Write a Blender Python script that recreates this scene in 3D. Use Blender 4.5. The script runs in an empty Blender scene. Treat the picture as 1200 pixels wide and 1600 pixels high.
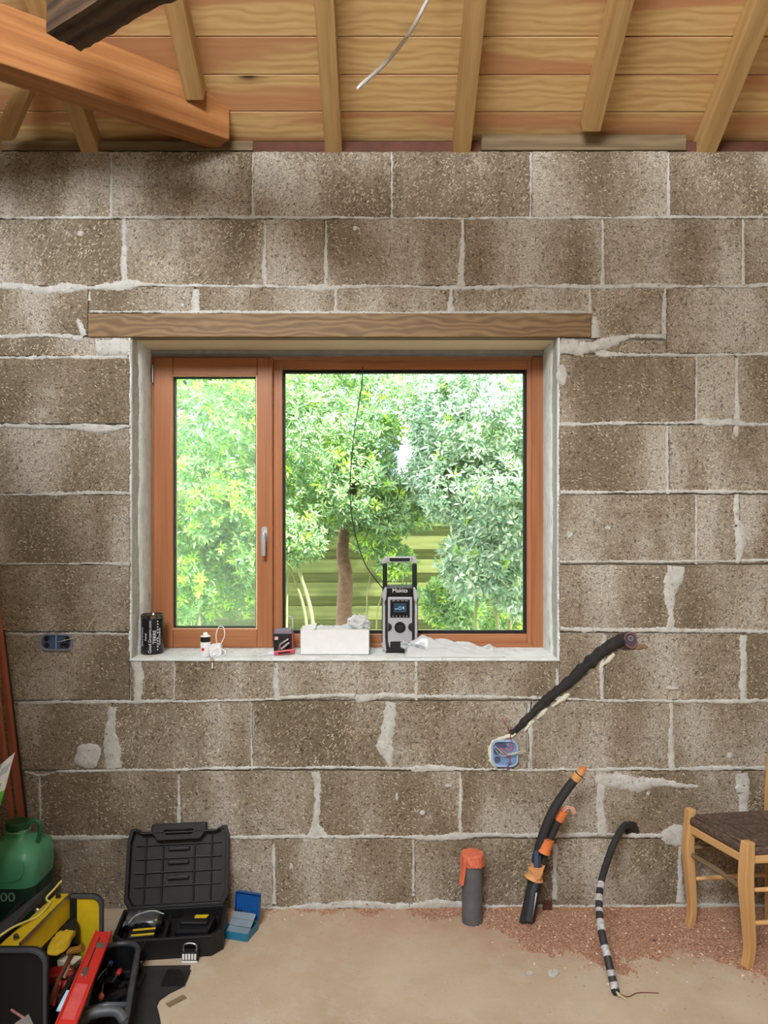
import bpy, bmesh, math, random
from mathutils import Vector, Matrix, noise
random.seed(7)
R = math.radians
scene = bpy.context.scene
col = scene.collection

# ------------------------------------------------------------------ camera, world, lights, exposure
CZ = 1.4467          # eye height
cam_d = bpy.data.cameras.new('camera'); cam = bpy.data.objects.new('camera', cam_d); col.objects.link(cam)
cam.location = (0, -2.8, CZ); cam.rotation_euler = (R(90), 0, 0)
cam_d.sensor_fit = 'VERTICAL'; cam_d.sensor_height = 36; cam_d.lens = 27; cam_d.clip_start = .05
scene.camera = cam
scene.view_settings.view_transform = 'Standard'; scene.view_settings.look = 'None'
scene.view_settings.gamma = 1; scene.view_settings.exposure = 0; scene.view_settings.use_curve_mapping = False

world = bpy.data.worlds.new('sky'); scene.world = world; world.use_nodes = True
bg = world.node_tree.nodes['Background']; bg.inputs[0].default_value = (.86, .93, 1, 1); bg.inputs[1].default_value = 10.5

sun_d = bpy.data.lights.new('sun', 'SUN'); sun = bpy.data.objects.new('sun', sun_d); col.objects.link(sun)
sun.rotation_euler = Vector((-.48, .30, -.80)).to_track_quat('-Z', 'Y').to_euler(); sun_d.energy = 26; sun_d.angle = R(1.2)
sun_d.color = (1, .96, .88)

def area(name, loc, direction, sx, sy, energy, color):
    d = bpy.data.lights.new(name, 'AREA'); d.shape = 'RECTANGLE'; d.size = sx; d.size_y = sy; d.energy = energy; d.color = color
    o = bpy.data.objects.new(name, d); col.objects.link(o); o.location = loc
    o.rotation_euler = Vector(direction).to_track_quat('-Z', 'Y').to_euler(); return o
# daylight entering by the roof window of the rear slope
area('daylight_roof_window', (-.75, -4.05, 3.86), (.32, 1, -.62), 1.5, 1.2, 200, (.97, .985, 1))

# ------------------------------------------------------------------ colours and materials
def C(r, g, b):
    f = lambda c: (c / 255 / 12.92) if c / 255 <= .04045 else ((c / 255 + .055) / 1.055) ** 2.4
    return (f(r), f(g), f(b), 1)
class NT:
    def __init__(s, name):
        s.m = bpy.data.materials.new(name); s.m.use_nodes = True; s.t = s.m.node_tree; s.b = s.t.nodes['Principled BSDF']
    def n(s, typ, **kw):
        x = s.t.nodes.new(typ)
        for k, v in kw.items(): setattr(x, k, v)
        return x
    def l(s, a, b): s.t.links.new(a, b)
    def put(s, v, sock):
        if hasattr(v, 'is_output'): s.l(v, sock)
        elif v is not None: sock.default_value = v
    def noise(s, vec, scale, detail=3, rough=.5, dist=0):
        x = s.n('ShaderNodeTexNoise'); s.put(vec, x.inputs['Vector']); x.inputs['Scale'].default_value = scale
        x.inputs['Detail'].default_value = detail; x.inputs['Roughness'].default_value = rough; x.inputs['Distortion'].default_value = dist
        return x.outputs['Fac']
    def vor(s, vec, scale, out='Distance', rnd=1):
        x = s.n('ShaderNodeTexVoronoi'); s.put(vec, x.inputs['Vector']); x.inputs['Scale'].default_value = scale
        x.inputs['Randomness'].default_value = rnd
        return x.outputs[out] if isinstance(out, str) else [x.outputs[o] for o in out]
    def ramp(s, fac, stops, interp='LINEAR'):
        x = s.n('ShaderNodeValToRGB'); s.put(fac, x.inputs[0]); r = x.color_ramp; r.interpolation = interp
        while len(r.elements) < len(stops): r.elements.new(.5)
        for e, (p, c) in zip(r.elements, stops): e.position = p; e.color = c if len(c) == 4 else (*c, 1)
        return x.outputs[0]
    def step(s, fac, a, b):
        x = s.n('ShaderNodeMapRange'); s.put(fac, x.inputs[0]); x.inputs[1].default_value = a; x.inputs[2].default_value = b; x.clamp = True
        return x.outputs[0]
    def mix(s, fac, a, b, mode='MIX'):
        x = s.n('ShaderNodeMix', data_type='RGBA', blend_type=mode); s.put(fac, x.inputs[0]); s.put(a, x.inputs[6]); s.put(b, x.inputs[7]); return x.outputs[2]
    def math(s, op, a, b=None, c=None):
        x = s.n('ShaderNodeMath', operation=op); s.put(a, x.inputs[0])
        if b is not None: s.put(b, x.inputs[1])
        if c is not None: s.put(c, x.inputs[2])
        return x.outputs[0]
    def vmath(s, op, a, b=None):
        x = s.n('ShaderNodeVectorMath', operation=op); s.put(a, x.inputs[0])
        if b is not None: s.put(b, x.inputs[1])
        return x.outputs[0]
    def map(s, vec, scale=(1, 1, 1), rot=(0, 0, 0), loc=(0, 0, 0)):
        x = s.n('ShaderNodeMapping'); s.put(vec, x.inputs[0]); x.inputs['Scale'].default_value = scale
        x.inputs['Rotation'].default_value = rot; x.inputs['Location'].default_value = loc; return x.outputs[0]
    def geo(s): return s.n('ShaderNodeNewGeometry')
    def pos(s): return s.n('ShaderNodeNewGeometry').outputs['Position']
    def rnd(s): return s.n('ShaderNodeNewGeometry').outputs['Random Per Island']
    def bump(s, h, strength, dist):
        x = s.n('ShaderNodeBump'); s.put(h, x.inputs['Height']); x.inputs['Strength'].default_value = strength; x.inputs['Distance'].default_value = dist
        s.l(x.outputs[0], s.b.inputs['Normal'])
    def fin(s, color, rough=.6, metal=0, spec=.5):
        s.put(color, s.b.inputs['Base Color']); s.put(rough, s.b.inputs['Roughness']); s.b.inputs['Metallic'].default_value = metal
        s.b.inputs['Specular IOR Level'].default_value = spec
        return s.m
def plain(name, rgb, rough=.5, metal=0, var=.15, scale=25, bump=0, spec=.5):
    t = NT(name); p = t.pos(); n = t.noise(p, scale, 4, .6)
    c = C(*rgb); d = tuple(v * (1 - var) for v in c[:3]) + (1,); l = tuple(min(1, v * (1 + var)) for v in c[:3]) + (1,)
    cc = t.ramp(n, [(.3, d), (.7, l)])
    if bump: t.bump(t.noise(p, scale * 6, 3), bump, .002)
    return t.fin(cc, rough, metal, spec)
def wood(name, light, mid, dark, heart=None, rough=.6, fine=70, rings=9, knots=0, knotc=(70, 42, 25), fade=.5, dist=5):
    t = NT(name); uv = t.n('ShaderNodeUVMap').outputs[0]; rnd = t.rnd()
    off = t.n('ShaderNodeCombineXYZ'); t.l(t.math('MULTIPLY', rnd, 61.7), off.inputs[0]); t.l(t.math('MULTIPLY', rnd, 23.1), off.inputs[1])
    v = t.vmath('ADD', uv, off.outputs[0])
    w = t.n('ShaderNodeTexWave', wave_type='BANDS', bands_direction='Y')
    t.l(t.map(v, (.35, 1, 1)), w.inputs[0]); w.inputs['Scale'].default_value = rings; w.inputs['Distortion'].default_value = dist
    w.inputs['Detail'].default_value = 2; w.inputs['Detail Scale'].default_value = 1.1; w.inputs['Detail Roughness'].default_value = .55
    f = t.noise(t.map(v, (2.5, fine, 1)), 1, 4, .6)
    ring = t.math('MULTIPLY', w.outputs['Fac'], fade)
    g = t.math('ADD', ring, t.math('MULTIPLY', f, 1 - fade))
    cc = t.ramp(g, [(.15, C(*light)), (.5, C(*mid)), (.85, C(*dark))])
    if heart:
        hm = t.step(t.noise(t.map(v, (.8, 7, 1)), 1, 1, .4, .4), .5, .56)
        cc = t.mix(t.math('MULTIPLY', hm, .8), cc, C(*heart))
    if knots:
        d = t.vor(t.map(v, (2.4, 5.5, 1)), 1); k = t.ramp(d, [(.05, (1, 1, 1)), (.11, (.3, .3, .3)), (.2, (0, 0, 0))])
        sel = t.step(t.vor(t.map(v, (2.4, 5.5, 1)), 1, 'Color'), 1 - knots, 1 - knots + .02)
        cc = t.mix(t.math('MULTIPLY', k, sel), cc, C(*knotc))
    cc = t.mix(.35, cc, t.ramp(rnd, [(0, (.62, .60, .58)), (1, (1, 1, 1))]), 'MULTIPLY')
    t.bump(f, .25, .002)
    return t.fin(cc, rough, 0, .35)

# fibre block: pressed wood chips and cement
t = NT('wood_chip_block'); p = t.pos(); rnd = t.rnd()
sep = t.n('ShaderNodeSeparateXYZ'); t.l(p, sep.inputs[0])
cb = t.n('ShaderNodeCombineXYZ'); t.l(t.math('MULTIPLY', sep.outputs[0], 4.6), cb.inputs[0]); t.l(t.math('MULTIPLY', sep.outputs[2], 1.7), cb.inputs[1]); t.l(t.math('MULTIPLY', rnd, 40), cb.inputs[2])
band = t.noise(cb.outputs[0], 1, 1.5, .5, .25)
mott = t.noise(p, 22, 4, .65)
tone = t.math('ADD', t.math('MULTIPLY', band, .75), t.math('MULTIPLY', mott, .25))
base = t.ramp(tone, [(.38, C(128, 116, 98)), (.47, C(146, 134, 117)), (.54, C(164, 154, 140)), (.62, C(186, 180, 170))])
base = t.mix(.5, base, t.ramp(rnd, [(0, (.82, .79, .75)), (1, (1, 1, 1))]), 'MULTIPLY')
grain = t.noise(p, 200, 4, .75, 1.2)
base = t.mix(1, base, t.ramp(grain, [(.36, (.16, .14, .12)), (.45, (.82, .81, .79)), (.55, (1.1, 1.09, 1.07)), (.66, (1.75, 1.72, 1.65))]), 'MULTIPLY')
chips = None; cmask = None
for k, (rot, sc) in enumerate((((0, .75, 0), (200, 200, 52)), ((0, -.6, 0), (215, 215, 48)), ((0, 1.6, 0), (205, 205, 60)))):
    wv = t.vmath('ADD', p, (k * 3.3, k * 1.7, k * 2.1))
    d, cc = t.vor(t.map(t.map(wv, (1, 1, 1), rot), sc), 1, ('Distance', 'Color'))
    s2 = t.n('ShaderNodeSeparateColor'); t.l(cc, s2.inputs[0])
    m = t.math('MULTIPLY', t.step(d, .36, .26), t.step(s2.outputs[k], .80, .84))
    cmask = m if cmask is None else t.math('MAXIMUM', cmask, m)
patchy = t.step(t.noise(p, 7, 2), .40, .62)
cm2 = t.math('MULTIPLY', cmask, t.math('ADD', .42, t.math('MULTIPLY', patchy, .5)))
base = t.mix(cm2, base, C(222, 212, 190))
dv = t.vor(p, 130); pit = t.math('MULTIPLY', t.step(t.noise(p, 75, 2), .58, .70), 1)
base = t.mix(t.math('MULTIPLY', pit, .55), base, C(52, 42, 32))
h = t.math('ADD', t.math('ADD', t.math('MULTIPLY', grain, .8), t.math('MULTIPLY', cmask, .5)), t.math('MULTIPLY', pit, -.6))
t.bump(h, .75, .005)
BLOCK = t.fin(base, .95, 0, .15)

t = NT('mortar'); p = t.pos()
cc = t.ramp(t.noise(p, 30, 5, .7), [(.3, C(168, 166, 158)), (.55, C(192, 192, 187)), (.8, C(210, 211, 207))])
cc = t.mix(t.step(t.noise(p, 90, 3), .62, .72), cc, C(120, 112, 98))
t.bump(t.noise(p, 120, 4, .7), .5, .003); MORTAR = t.fin(cc, .95, 0, .15)
t = NT('plaster'); p = t.pos()
cc = t.ramp(t.noise(p, 14, 5, .7), [(.3, C(200, 204, 202)), (.55, C(226, 231, 230)), (.8, C(238, 242, 241))])
cc = t.mix(t.step(t.noise(t.map(p, (1, 1, .3)), 40, 3), .63, .74), cc, C(150, 142, 118))
t.bump(t.noise(p, 60, 5, .7), .5, .004); PLASTER = t.fin(cc, .9, 0, .2)

# concrete floor with a reddish dust film near the wall
t = NT('concrete_floor'); p = t.pos()
a = t.noise(p, 2.2, 5, .6, .3)
cc = t.ramp(a, [(.3, C(172, 156, 132)), (.5, C(184, 168, 145)), (.7, C(196, 182, 162))])
cc = t.mix(t.step(t.noise(p, 9, 5, .7), .5, .75), cc, C(192, 182, 166))
cc = t.mix(t.math('MULTIPLY', t.step(t.noise(p, 120, 2), .66, .74), .5), cc, C(110, 92, 72))
sx = t.n('ShaderNodeSeparateXYZ'); t.l(p, sx.inputs[0])
near = t.math('MULTIPLY', t.step(sx.outputs[1], -.45, -.02), t.step(sx.outputs[0], -1.2, .7))
near = t.math('MULTIPLY', near, t.step(t.noise(p, 4, 5, .65), .36, .62))
cc = t.mix(t.math('MULTIPLY', near, .75), cc, C(168, 116, 90))
t.bump(t.noise(p, 60, 4, .6), .25, .003); FLOOR = t.fin(cc, .85, 0, .25)

t = NT('brick_dust'); p = t.pos()
cc = t.ramp(t.noise(p, 150, 3, .7), [(.32, C(126, 90, 70)), (.5, C(176, 136, 112)), (.62, C(200, 164, 142)), (.72, C(230, 206, 190))])
t.bump(t.noise(p, 200, 3, .7), .9, .006); DUST = t.fin(cc, .95, 0, .1)
CHIP = [plain('dust_chip_red', (186, 142, 118), .9, 0, .25, 60), plain('dust_chip_pale', (232, 210, 192), .9, 0, .2, 60)]

PINE = wood('pine_boards', (226, 196, 142), (212, 176, 120), (188, 146, 92), heart=(190, 134, 94), knots=.55, rings=11, fade=.3, dist=9, fine=90)
RAFT = wood('pine_rafter', (200, 168, 116), (186, 150, 98), (162, 124, 76), rings=6, fade=.22, knots=.12, fine=90)
BEAM = wood('old_orange_beam', (190, 138, 86), (170, 114, 66), (132, 84, 46), rings=5, fade=.2, fine=90, knots=.25)
DARKBEAM = wood('dark_weathered_beam', (104, 84, 66), (80, 62, 48), (46, 35, 28), rings=6, fade=.25, fine=40, rough=.85)
GREYWOOD = wood('greyed_plate_wood', (142, 126, 98), (122, 104, 78), (94, 78, 58), rings=8, fade=.3, rough=.8)
LINT = wood('lintel_oak', (150, 124, 90), (128, 102, 70), (98, 76, 50), rings=14, fade=.42, dist=12, fine=45)
FRAMEW = wood('window_timber', (190, 132, 92), (170, 112, 74), (146, 90, 58), rings=3, fade=.2, rough=.38, fine=110)
BEAD = plain('pale_glazing_bead', (226, 190, 150), .5)
CHAIRW = wood('chair_beech', (222, 182, 130), (208, 164, 110), (188, 142, 88), rings=4, fade=.25, rough=.35)
FENCEW = wood('fence_boards', (122, 130, 78), (106, 114, 62), (80, 86, 44), rings=7, fade=.2, rough=.8)
REDWOOD = plain('red_brown_wall_plate', (88, 50, 34), .8, 0, .3, 12)
BLACK = plain('black_plastic', (15, 15, 17), .5, 0, .25, 30)
BLACKM = plain('black_matte', (10, 10, 11), .7)
BLACKS = plain('black_gloss', (20, 21, 25), .22)
RUBBER = plain('black_rubber', (34, 34, 35), .8, 0, .3, 18, .3)
GREYP = plain('grey_plastic_pipe', (88, 90, 94), .55, 0, .18, 22)
CABLEB = plain('black_cable_sheath', (42, 43, 46), .6, 0, .25, 40)
SILVER = plain('silver_plastic', (172, 174, 180), .38, .15, .08)
METAL = plain('steel', (178, 178, 176), .3, 1, .1)
WHITE = plain('white_plastic', (226, 227, 228), .45, 0, .05)
WHITEC = plain('white_cardboard', (222, 222, 222), .75, 0, .04)
ORANGE = plain('orange_tape', (220, 122, 66), .5, 0, .12)
ORANGER = plain('red_orange_tape', (206, 108, 80), .5, 0, .15)
OCHRE = plain('brown_orange_tape', (202, 146, 92), .55, 0, .15)
BLUEB = plain('blue_junction_plastic', (124, 152, 190), .45, 0, .12)
BLUED = plain('blue_dark_plastic', (66, 84, 114), .5, 0, .25)
BLUEC = plain('blue_case_plastic', (14, 74, 138), .4, 0, .1)
BLUET = plain('teal_blue_case', (32, 110, 142), .45, 0, .1)
YELLOW = plain('yellow_plastic', (206, 178, 30), .42, 0, .1)
REDL = plain('red_paint', (200, 44, 36), .25, 0, .12, 9)
REDD = plain('dark_red_paint', (128, 20, 18), .4, 0, .15)
GREENP = plain('green_can_plastic', (86, 160, 122), .35, 0, .1, 8)
GREEND = plain('dark_green_label', (10, 44, 30), .45)
WIRER = plain('red_wire', (178, 40, 50), .5)
WIREB = plain('brown_wire', (112, 52, 44), .5)
WIREU = plain('blue_wire', (70, 100, 190), .5)
WIREY = plain('pale_wire', (196, 186, 140), .5)
WIREG = plain('grey_wire', (176, 176, 174), .45)
PINKW = plain('pink_plastic', (196, 72, 84), .4)
BLUEP = plain('pale_blue_plastic', (176, 214, 236), .35, 0, .05)
RUSH = NT('woven_rush'); _n = RUSH.noise(RUSH.n('ShaderNodeUVMap').outputs[0], 60, 4, .7)
_c = RUSH.ramp(_n, [(.3, C(52, 42, 36)), (.5, C(86, 70, 60)), (.75, C(134, 114, 96))])
_c = RUSH.mix(.6, _c, RUSH.ramp(RUSH.rnd(), [(0, (.45, .42, .40)), (1, (1.1, 1.05, 1))]), 'MULTIPLY'); RUSH = RUSH.fin(_c, .7)
COPPERW = wood('reddish_batten', (176, 104, 76), (156, 86, 60), (120, 60, 40), rings=3, fade=.2)

def screen_mat():
    t = NT('radio_screen'); t.b.inputs['Emission Color'].default_value = C(60, 110, 140); t.b.inputs['Emission Strength'].default_value = .25
    return t.fin(C(30, 44, 54), .2)
SCREEN = screen_mat()
def film(name, alpha, color):
    t = NT(name); tr = t.n('ShaderNodeBsdfTransparent'); tl = t.n('ShaderNodeBsdfTranslucent'); tl.inputs[0].default_value = color
    mx = t.n('ShaderNodeMixShader'); mx.inputs[0].default_value = .35; t.put(color, t.b.inputs['Base Color']); t.b.inputs['Roughness'].default_value = .25
    t.l(t.b.outputs[0], mx.inputs[1]); t.l(tl.outputs[0], mx.inputs[2])
    m2 = t.n('ShaderNodeMixShader'); m2.inputs[0].default_value = alpha; t.l(tr.outputs[0], m2.inputs[1]); t.l(mx.outputs[0], m2.inputs[2])
    t.l(m2.outputs[0], t.t.nodes['Material Output'].inputs[0]); return t.m
FILM = film('clear_plastic_film', .72, C(226, 232, 234))
WRAP = film('white_plastic_wrap', .85, C(236, 238, 240))
def glass_mat(name, tint, haze):
    t = NT(name); tr = t.n('ShaderNodeBsdfTransparent'); tr.inputs[0].default_value = tint
    gl = t.n('ShaderNodeBsdfGlossy'); gl.inputs['Roughness'].default_value = .01
    fr = t.n('ShaderNodeFresnel'); fr.inputs[0].default_value = 1.45
    mx = t.n('ShaderNodeMixShader'); t.l(fr.outputs[0], mx.inputs[0]); t.l(tr.outputs[0], mx.inputs[1]); t.l(gl.outputs[0], mx.inputs[2])
    df = t.n('ShaderNodeBsdfDiffuse'); df.inputs[0].default_value = (.85, .9, .9, 1)
    m2 = t.n('ShaderNodeMixShader'); m2.inputs[0].default_value = haze; t.l(mx.outputs[0], m2.inputs[1]); t.l(df.outputs[0], m2.inputs[2])
    t.l(m2.outputs[0], t.t.nodes['Material Output'].inputs[0]); return t.m
GLASS = glass_mat('window_glass', (.97, .98, .97, 1), .0)
GLASS2 = glass_mat('milky_green_window_glass', (.88, .96, .93, 1), .09)  # left sash: greener tint with a little white diffuse mixed in

def leaf_mat(name, cols, tr=.42):
    t = NT(name); rnd = t.rnd()
    cc = t.ramp(rnd, [(i / (len(cols) - 1), C(*c)) for i, c in enumerate(cols)])
    t.fin(cc, .32, 0, .6)
    tl = t.n('ShaderNodeBsdfTranslucent'); t.l(t.mix(1, cc, (1.25, 1.3, .8, 1), 'MULTIPLY'), tl.inputs[0])
    mx = t.n('ShaderNodeMixShader'); mx.inputs[0].default_value = tr
    t.l(t.b.outputs[0], mx.inputs[1]); t.l(tl.outputs[0], mx.inputs[2]); t.l(mx.outputs[0], t.t.nodes['Material Output'].inputs[0]); return t.m

# ------------------------------------------------------------------ mesh builder
def P(px, py, y=0.0):
    """world point seen at photo pixel (px,py) standing at depth y behind the block wall face"""
    d = 2.8 + y; return Vector(((px - 600) / 1200 * d, y, CZ - (py - 800) / 1200 * d))
def F(px, py):
    d = CZ * 1200 / (py - 800); return Vector(((px - 600) / 1200 * d, d - 2.8, 0))
def frame(p, d, up=(0, 0, 1)):
    """matrix whose x runs along d, z near up, origin p"""
    x = Vector(d).normalized(); y = Vector(up).cross(x)
    if y.length < 1e-4: y = Vector((0, 1, 0)).cross(x)
    y.normalize(); z = x.cross(y); m = Matrix((x, y, z)).transposed().to_4x4(); m.translation = Vector(p); return m
T = Matrix.Translation
def RX(a): return Matrix.Rotation(R(a), 4, 'X')
def RY(a): return Matrix.Rotation(R(a), 4, 'Y')
def RZ(a): return Matrix.Rotation(R(a), 4, 'Z')

class MB:
    def __init__(s, M=None): s.v = []; s.f = []; s.uv = []; s.mi = []; s.M = M or Matrix(); s.mat = 0
    def add(s, verts, faces, uvs=None):
        n = len(s.v); s.v += [tuple(s.M @ Vector(v)) for v in verts]
        for k, f in enumerate(faces):
            s.f.append([i + n for i in f]); s.uv.append(uvs[k] if uvs else [(verts[i][0], verts[i][1] + verts[i][2]) for i in f]); s.mi.append(s.mat)
        return s
    def box(s, c, size, M=None):
        hx, hy, hz = (a / 2 for a in size); vs = [(x, y, z) for x in (-hx, hx) for y in (-hy, hy) for z in (-hz, hz)]
        fs = [(0, 1, 3, 2), (4, 6, 7, 5), (0, 4, 5, 1), (2, 3, 7, 6), (0, 2, 6, 4), (1, 5, 7, 3)]
        nrm = [0, 0, 1, 1, 2, 2]; L = max(range(3), key=lambda i: size[i]); du, dv = random.random() * 5, random.random() * 5
        uvs = []
        for f, na in zip(fs, nrm):
            rem = [i for i in range(3) if i != na]
            a, b = (L, [i for i in rem if i != L][0]) if L in rem else rem
            uvs.append([(vs[i][a] + du, vs[i][b] + dv + (na * .31 if na != L else 0)) for i in f])
        X = T(Vector(c)) @ M if M else T(Vector(c))
        return s.add([tuple(X @ Vector(v)) for v in vs], fs, uvs)
    def b2(s, p0, p1): # box by corners
        return s.box([(a + b) / 2 for a, b in zip(p0, p1)], [abs(b - a) for a, b in zip(p0, p1)])
    def bar(s, p, q, w, h, up=(0, 0, 1)):
        p, q = Vector(p), Vector(q); L = (q - p).length
        return s.box((0, 0, 0), (L, w, h), frame((p + q) / 2, q - p, up))
    def prism(s, poly, h, M=None, z0=0):
        """polygon in xy extruded z0..z0+h"""
        n = len(poly); X = M or Matrix()
        vs = [tuple(X @ Vector((x, y, z0))) for x, y in poly] + [tuple(X @ Vector((x, y, z0 + h))) for x, y in poly]
        fs = [list(range(n))[::-1], list(range(n, 2 * n))]; uv = [[poly[i] for i in fs[0]], [poly[i - n] for i in fs[1]]]
        acc = 0
        for i in range(n):
            j = (i + 1) % n; d = math.dist(poly[i], poly[j]); fs.append([i, j, n + j, n + i]); uv.append([(acc, 0), (acc + d, 0), (acc + d, h), (acc, h)]); acc += d
        return s.add(vs, fs, uv)
    def ring(s, outer, inner, h, M=None, z0=0):
        n = len(outer); X = M or Matrix(); vs = []
        for poly in (outer, inner):
            for z in (z0, z0 + h): vs += [tuple(X @ Vector((x, y, z))) for x, y in poly]
        fs = []
        for i in range(n):
            j = (i + 1) % n
            fs += [[i, j, n + j, n + i], [2 * n + j, 2 * n + i, 3 * n + i, 3 * n + j], [n + i, n + j, 3 * n + j, 3 * n + i], [j, i, 2 * n + i, 2 * n + j]]
        return s.add(vs, fs)
    def tube(s, pts, r, n=10, sx=1, sy=1, rot=0, up=(0, 0, 1), caps=True):
        pts = [Vector(p) for p in pts]; m = len(pts); rr = r if isinstance(r, (list, tuple)) else [r] * m
        vs = []; fs = []; uvs = []; acc = 0; prev = None; seed = random.random() * 3
        for i, p in enumerate(pts):
            tg = (pts[min(i + 1, m - 1)] - pts[max(i - 1, 0)]).normalized()
            if prev is None:
                a = Vector(up).cross(tg)
                if a.length < .05: a = Vector((1, 0, 0)).cross(tg)
                a.normalize()
            else:
                a = (prev - tg * prev.dot(tg)).normalized()
            prev = a; b = tg.cross(a)
            for k in range(n):
                th = rot + 2 * math.pi * k / n; vs.append(tuple(p + a * (math.cos(th) * rr[i] * sx) + b * (math.sin(th) * rr[i] * sy)))
        for i in range(m - 1):
            d = (pts[i + 1] - pts[i]).length
            for k in range(n):
                j = (k + 1) % n; fs.append([i * n + k, i * n + j, (i + 1) * n + j, (i + 1) * n + k])
                c = 2 * math.pi * max(rr) / n
                uvs.append([(acc + seed, k * c), (acc + seed, (k + 1) * c), (acc + d + seed, (k + 1) * c), (acc + d + seed, k * c)])
            acc += d
        if caps:
            fs += [list(range(n))[::-1], list(range((m - 1) * n, m * n))]; uvs += [[(0, 0)] * n, [(0, 0)] * n]
        return s.add(vs, fs, uvs)
    def lathe(s, prof, n=24, M=None, sq=0, sx=1, sy=1):
        """profile of (r,z); sq>0 squares the section"""
        X = M or Matrix(); vs = []; m = len(prof)
        for r, z in prof:
            for k in range(n):
                th = 2 * math.pi * k / n; q = 1
                if sq: q = 1 / (abs(math.cos(th)) ** sq + abs(math.sin(th)) ** sq) ** (1 / sq)
                vs.append(tuple(X @ Vector((r * q * math.cos(th) * sx, r * q * math.sin(th) * sy, z))))
        fs = [[i * n + k, i * n + (k + 1) % n, (i + 1) * n + (k + 1) % n, (i + 1) * n + k] for i in range(m - 1) for k in range(n)]
        if prof[0][0] > 1e-5: fs.append(list(range(n))[::-1])
        if prof[-1][0] > 1e-5: fs.append(list(range((m - 1) * n, m * n)))
        return s.add(vs, fs)
    def grid(s, fn, nu, nv):
        vs = [tuple(fn(i / (nu - 1), j / (nv - 1))) for i in range(nu) for j in range(nv)]
        return s.add(vs, [[i * nv + j, (i + 1) * nv + j, (i + 1) * nv + j + 1, i * nv + j + 1] for i in range(nu - 1) for j in range(nv - 1)])
    def build(s, name, mat, parent=None, bevel=0, smooth=False, solid=0, sub=0, seg=2, auto=0):
        base = Vector(wloc(parent)) if parent else Vector()
        me = bpy.data.meshes.new(name); me.from_pydata([tuple(Vector(v) - base) for v in s.v], [], s.f)
        ul = me.uv_layers.new(name='UVMap'); flat = [c for f in s.uv for u in f for c in u]; ul.data.foreach_set('uv', flat)
        for m in (mat if isinstance(mat, list) else [mat]): me.materials.append(m)
        me.polygons.foreach_set('material_index', s.mi)
        if smooth: me.polygons.foreach_set('use_smooth', [True] * len(me.polygons))
        me.update()
        if auto:
            me.set_sharp_from_angle(angle=R(auto))
        o = bpy.data.objects.new(name, me); col.objects.link(o)
        if parent: o.parent = parent
        if solid: md = o.modifiers.new('solid', 'SOLIDIFY'); md.thickness = solid; md.offset = 0
        if bevel: md = o.modifiers.new('bevel', 'BEVEL'); md.width = bevel; md.segments = seg; md.limit_method = 'ANGLE'; md.angle_limit = R(38)
        if sub: md = o.modifiers.new('sub', 'SUBSURF'); md.levels = sub; md.render_levels = sub
        return o
def wloc(o):
    v = Vector(o.location)
    while o.parent: o = o.parent; v += Vector(o.location)
    return v
def tag(o, label=None, cat=None, group=None, kind=None):
    if label: o['label'] = label
    if cat: o['category'] = cat
    if group: o['group'] = group
    if kind: o['kind'] = kind
    return o
def thing(name, loc, label, cat, group=None, kind=None):
    o = bpy.data.objects.new(name, None); col.objects.link(o); o.location = loc; o.empty_display_size = .05
    return tag(o, label, cat, group, kind)
def rrect(w, h, r, n=5, cx=0, cy=0):
    out = []
    for sx, sy, a0 in ((1, -1, -90), (1, 1, 0), (-1, 1, 90), (-1, -1, 180)):
        for k in range(n + 1):
            a = R(a0 + 90 * k / n); out.append((cx + sx * (w / 2 - r) + r * math.cos(a), cy + sy * (h / 2 - r) + r * math.sin(a)))
    return out
def spline(pts, n=8):
    """Catmull-Rom through points"""
    p = [Vector(q) for q in pts]; p = [p[0] * 2 - p[1]] + p + [p[-1] * 2 - p[-2]]; out = []
    for i in range(1, len(p) - 2):
        for k in range(n):
            u = k / n; a, b, c, d = p[i - 1], p[i], p[i + 1], p[i + 2]
            out.append(.5 * ((2 * b) + (c - a) * u + (2 * a - 5 * b + 4 * c - d) * u * u + (3 * b - a - 3 * c + d) * u ** 3))
    out.append(p[-2]); return out
def text(name, s_, size, M, mat, parent, ext=.0004, align='CENTER', sx=1):
    cu = bpy.data.curves.new(name, 'FONT'); cu.body = s_; cu.size = size; cu.extrude = ext; cu.align_x = align; cu.align_y = 'CENTER'
    tmp = bpy.data.objects.new('tmp', cu); col.objects.link(tmp); bpy.context.view_layer.update()
    me = bpy.data.meshes.new_from_object(tmp.evaluated_get(bpy.context.evaluated_depsgraph_get()))
    bpy.data.objects.remove(tmp); bpy.data.curves.remove(cu)
    base = Vector(wloc(parent)); me.transform(T(-base) @ M @ Matrix.Diagonal((sx, 1, 1, 1))); me.materials.clear(); me.materials.append(mat); me.name = name
    o = bpy.data.objects.new(name, me); col.objects.link(o); o.parent = parent; return o
FACE = Matrix(((1, 0, 0, 0), (0, 0, -1, 0), (0, 1, 0, 0), (0, 0, 0, 1)))  # local xy -> world xz, local z -> world -y (towards the room)

# ================================================================== THE SETTING
S = 2.8 / 1200
XL, XR, YB = -1.47, 2.3, -5.2
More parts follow.
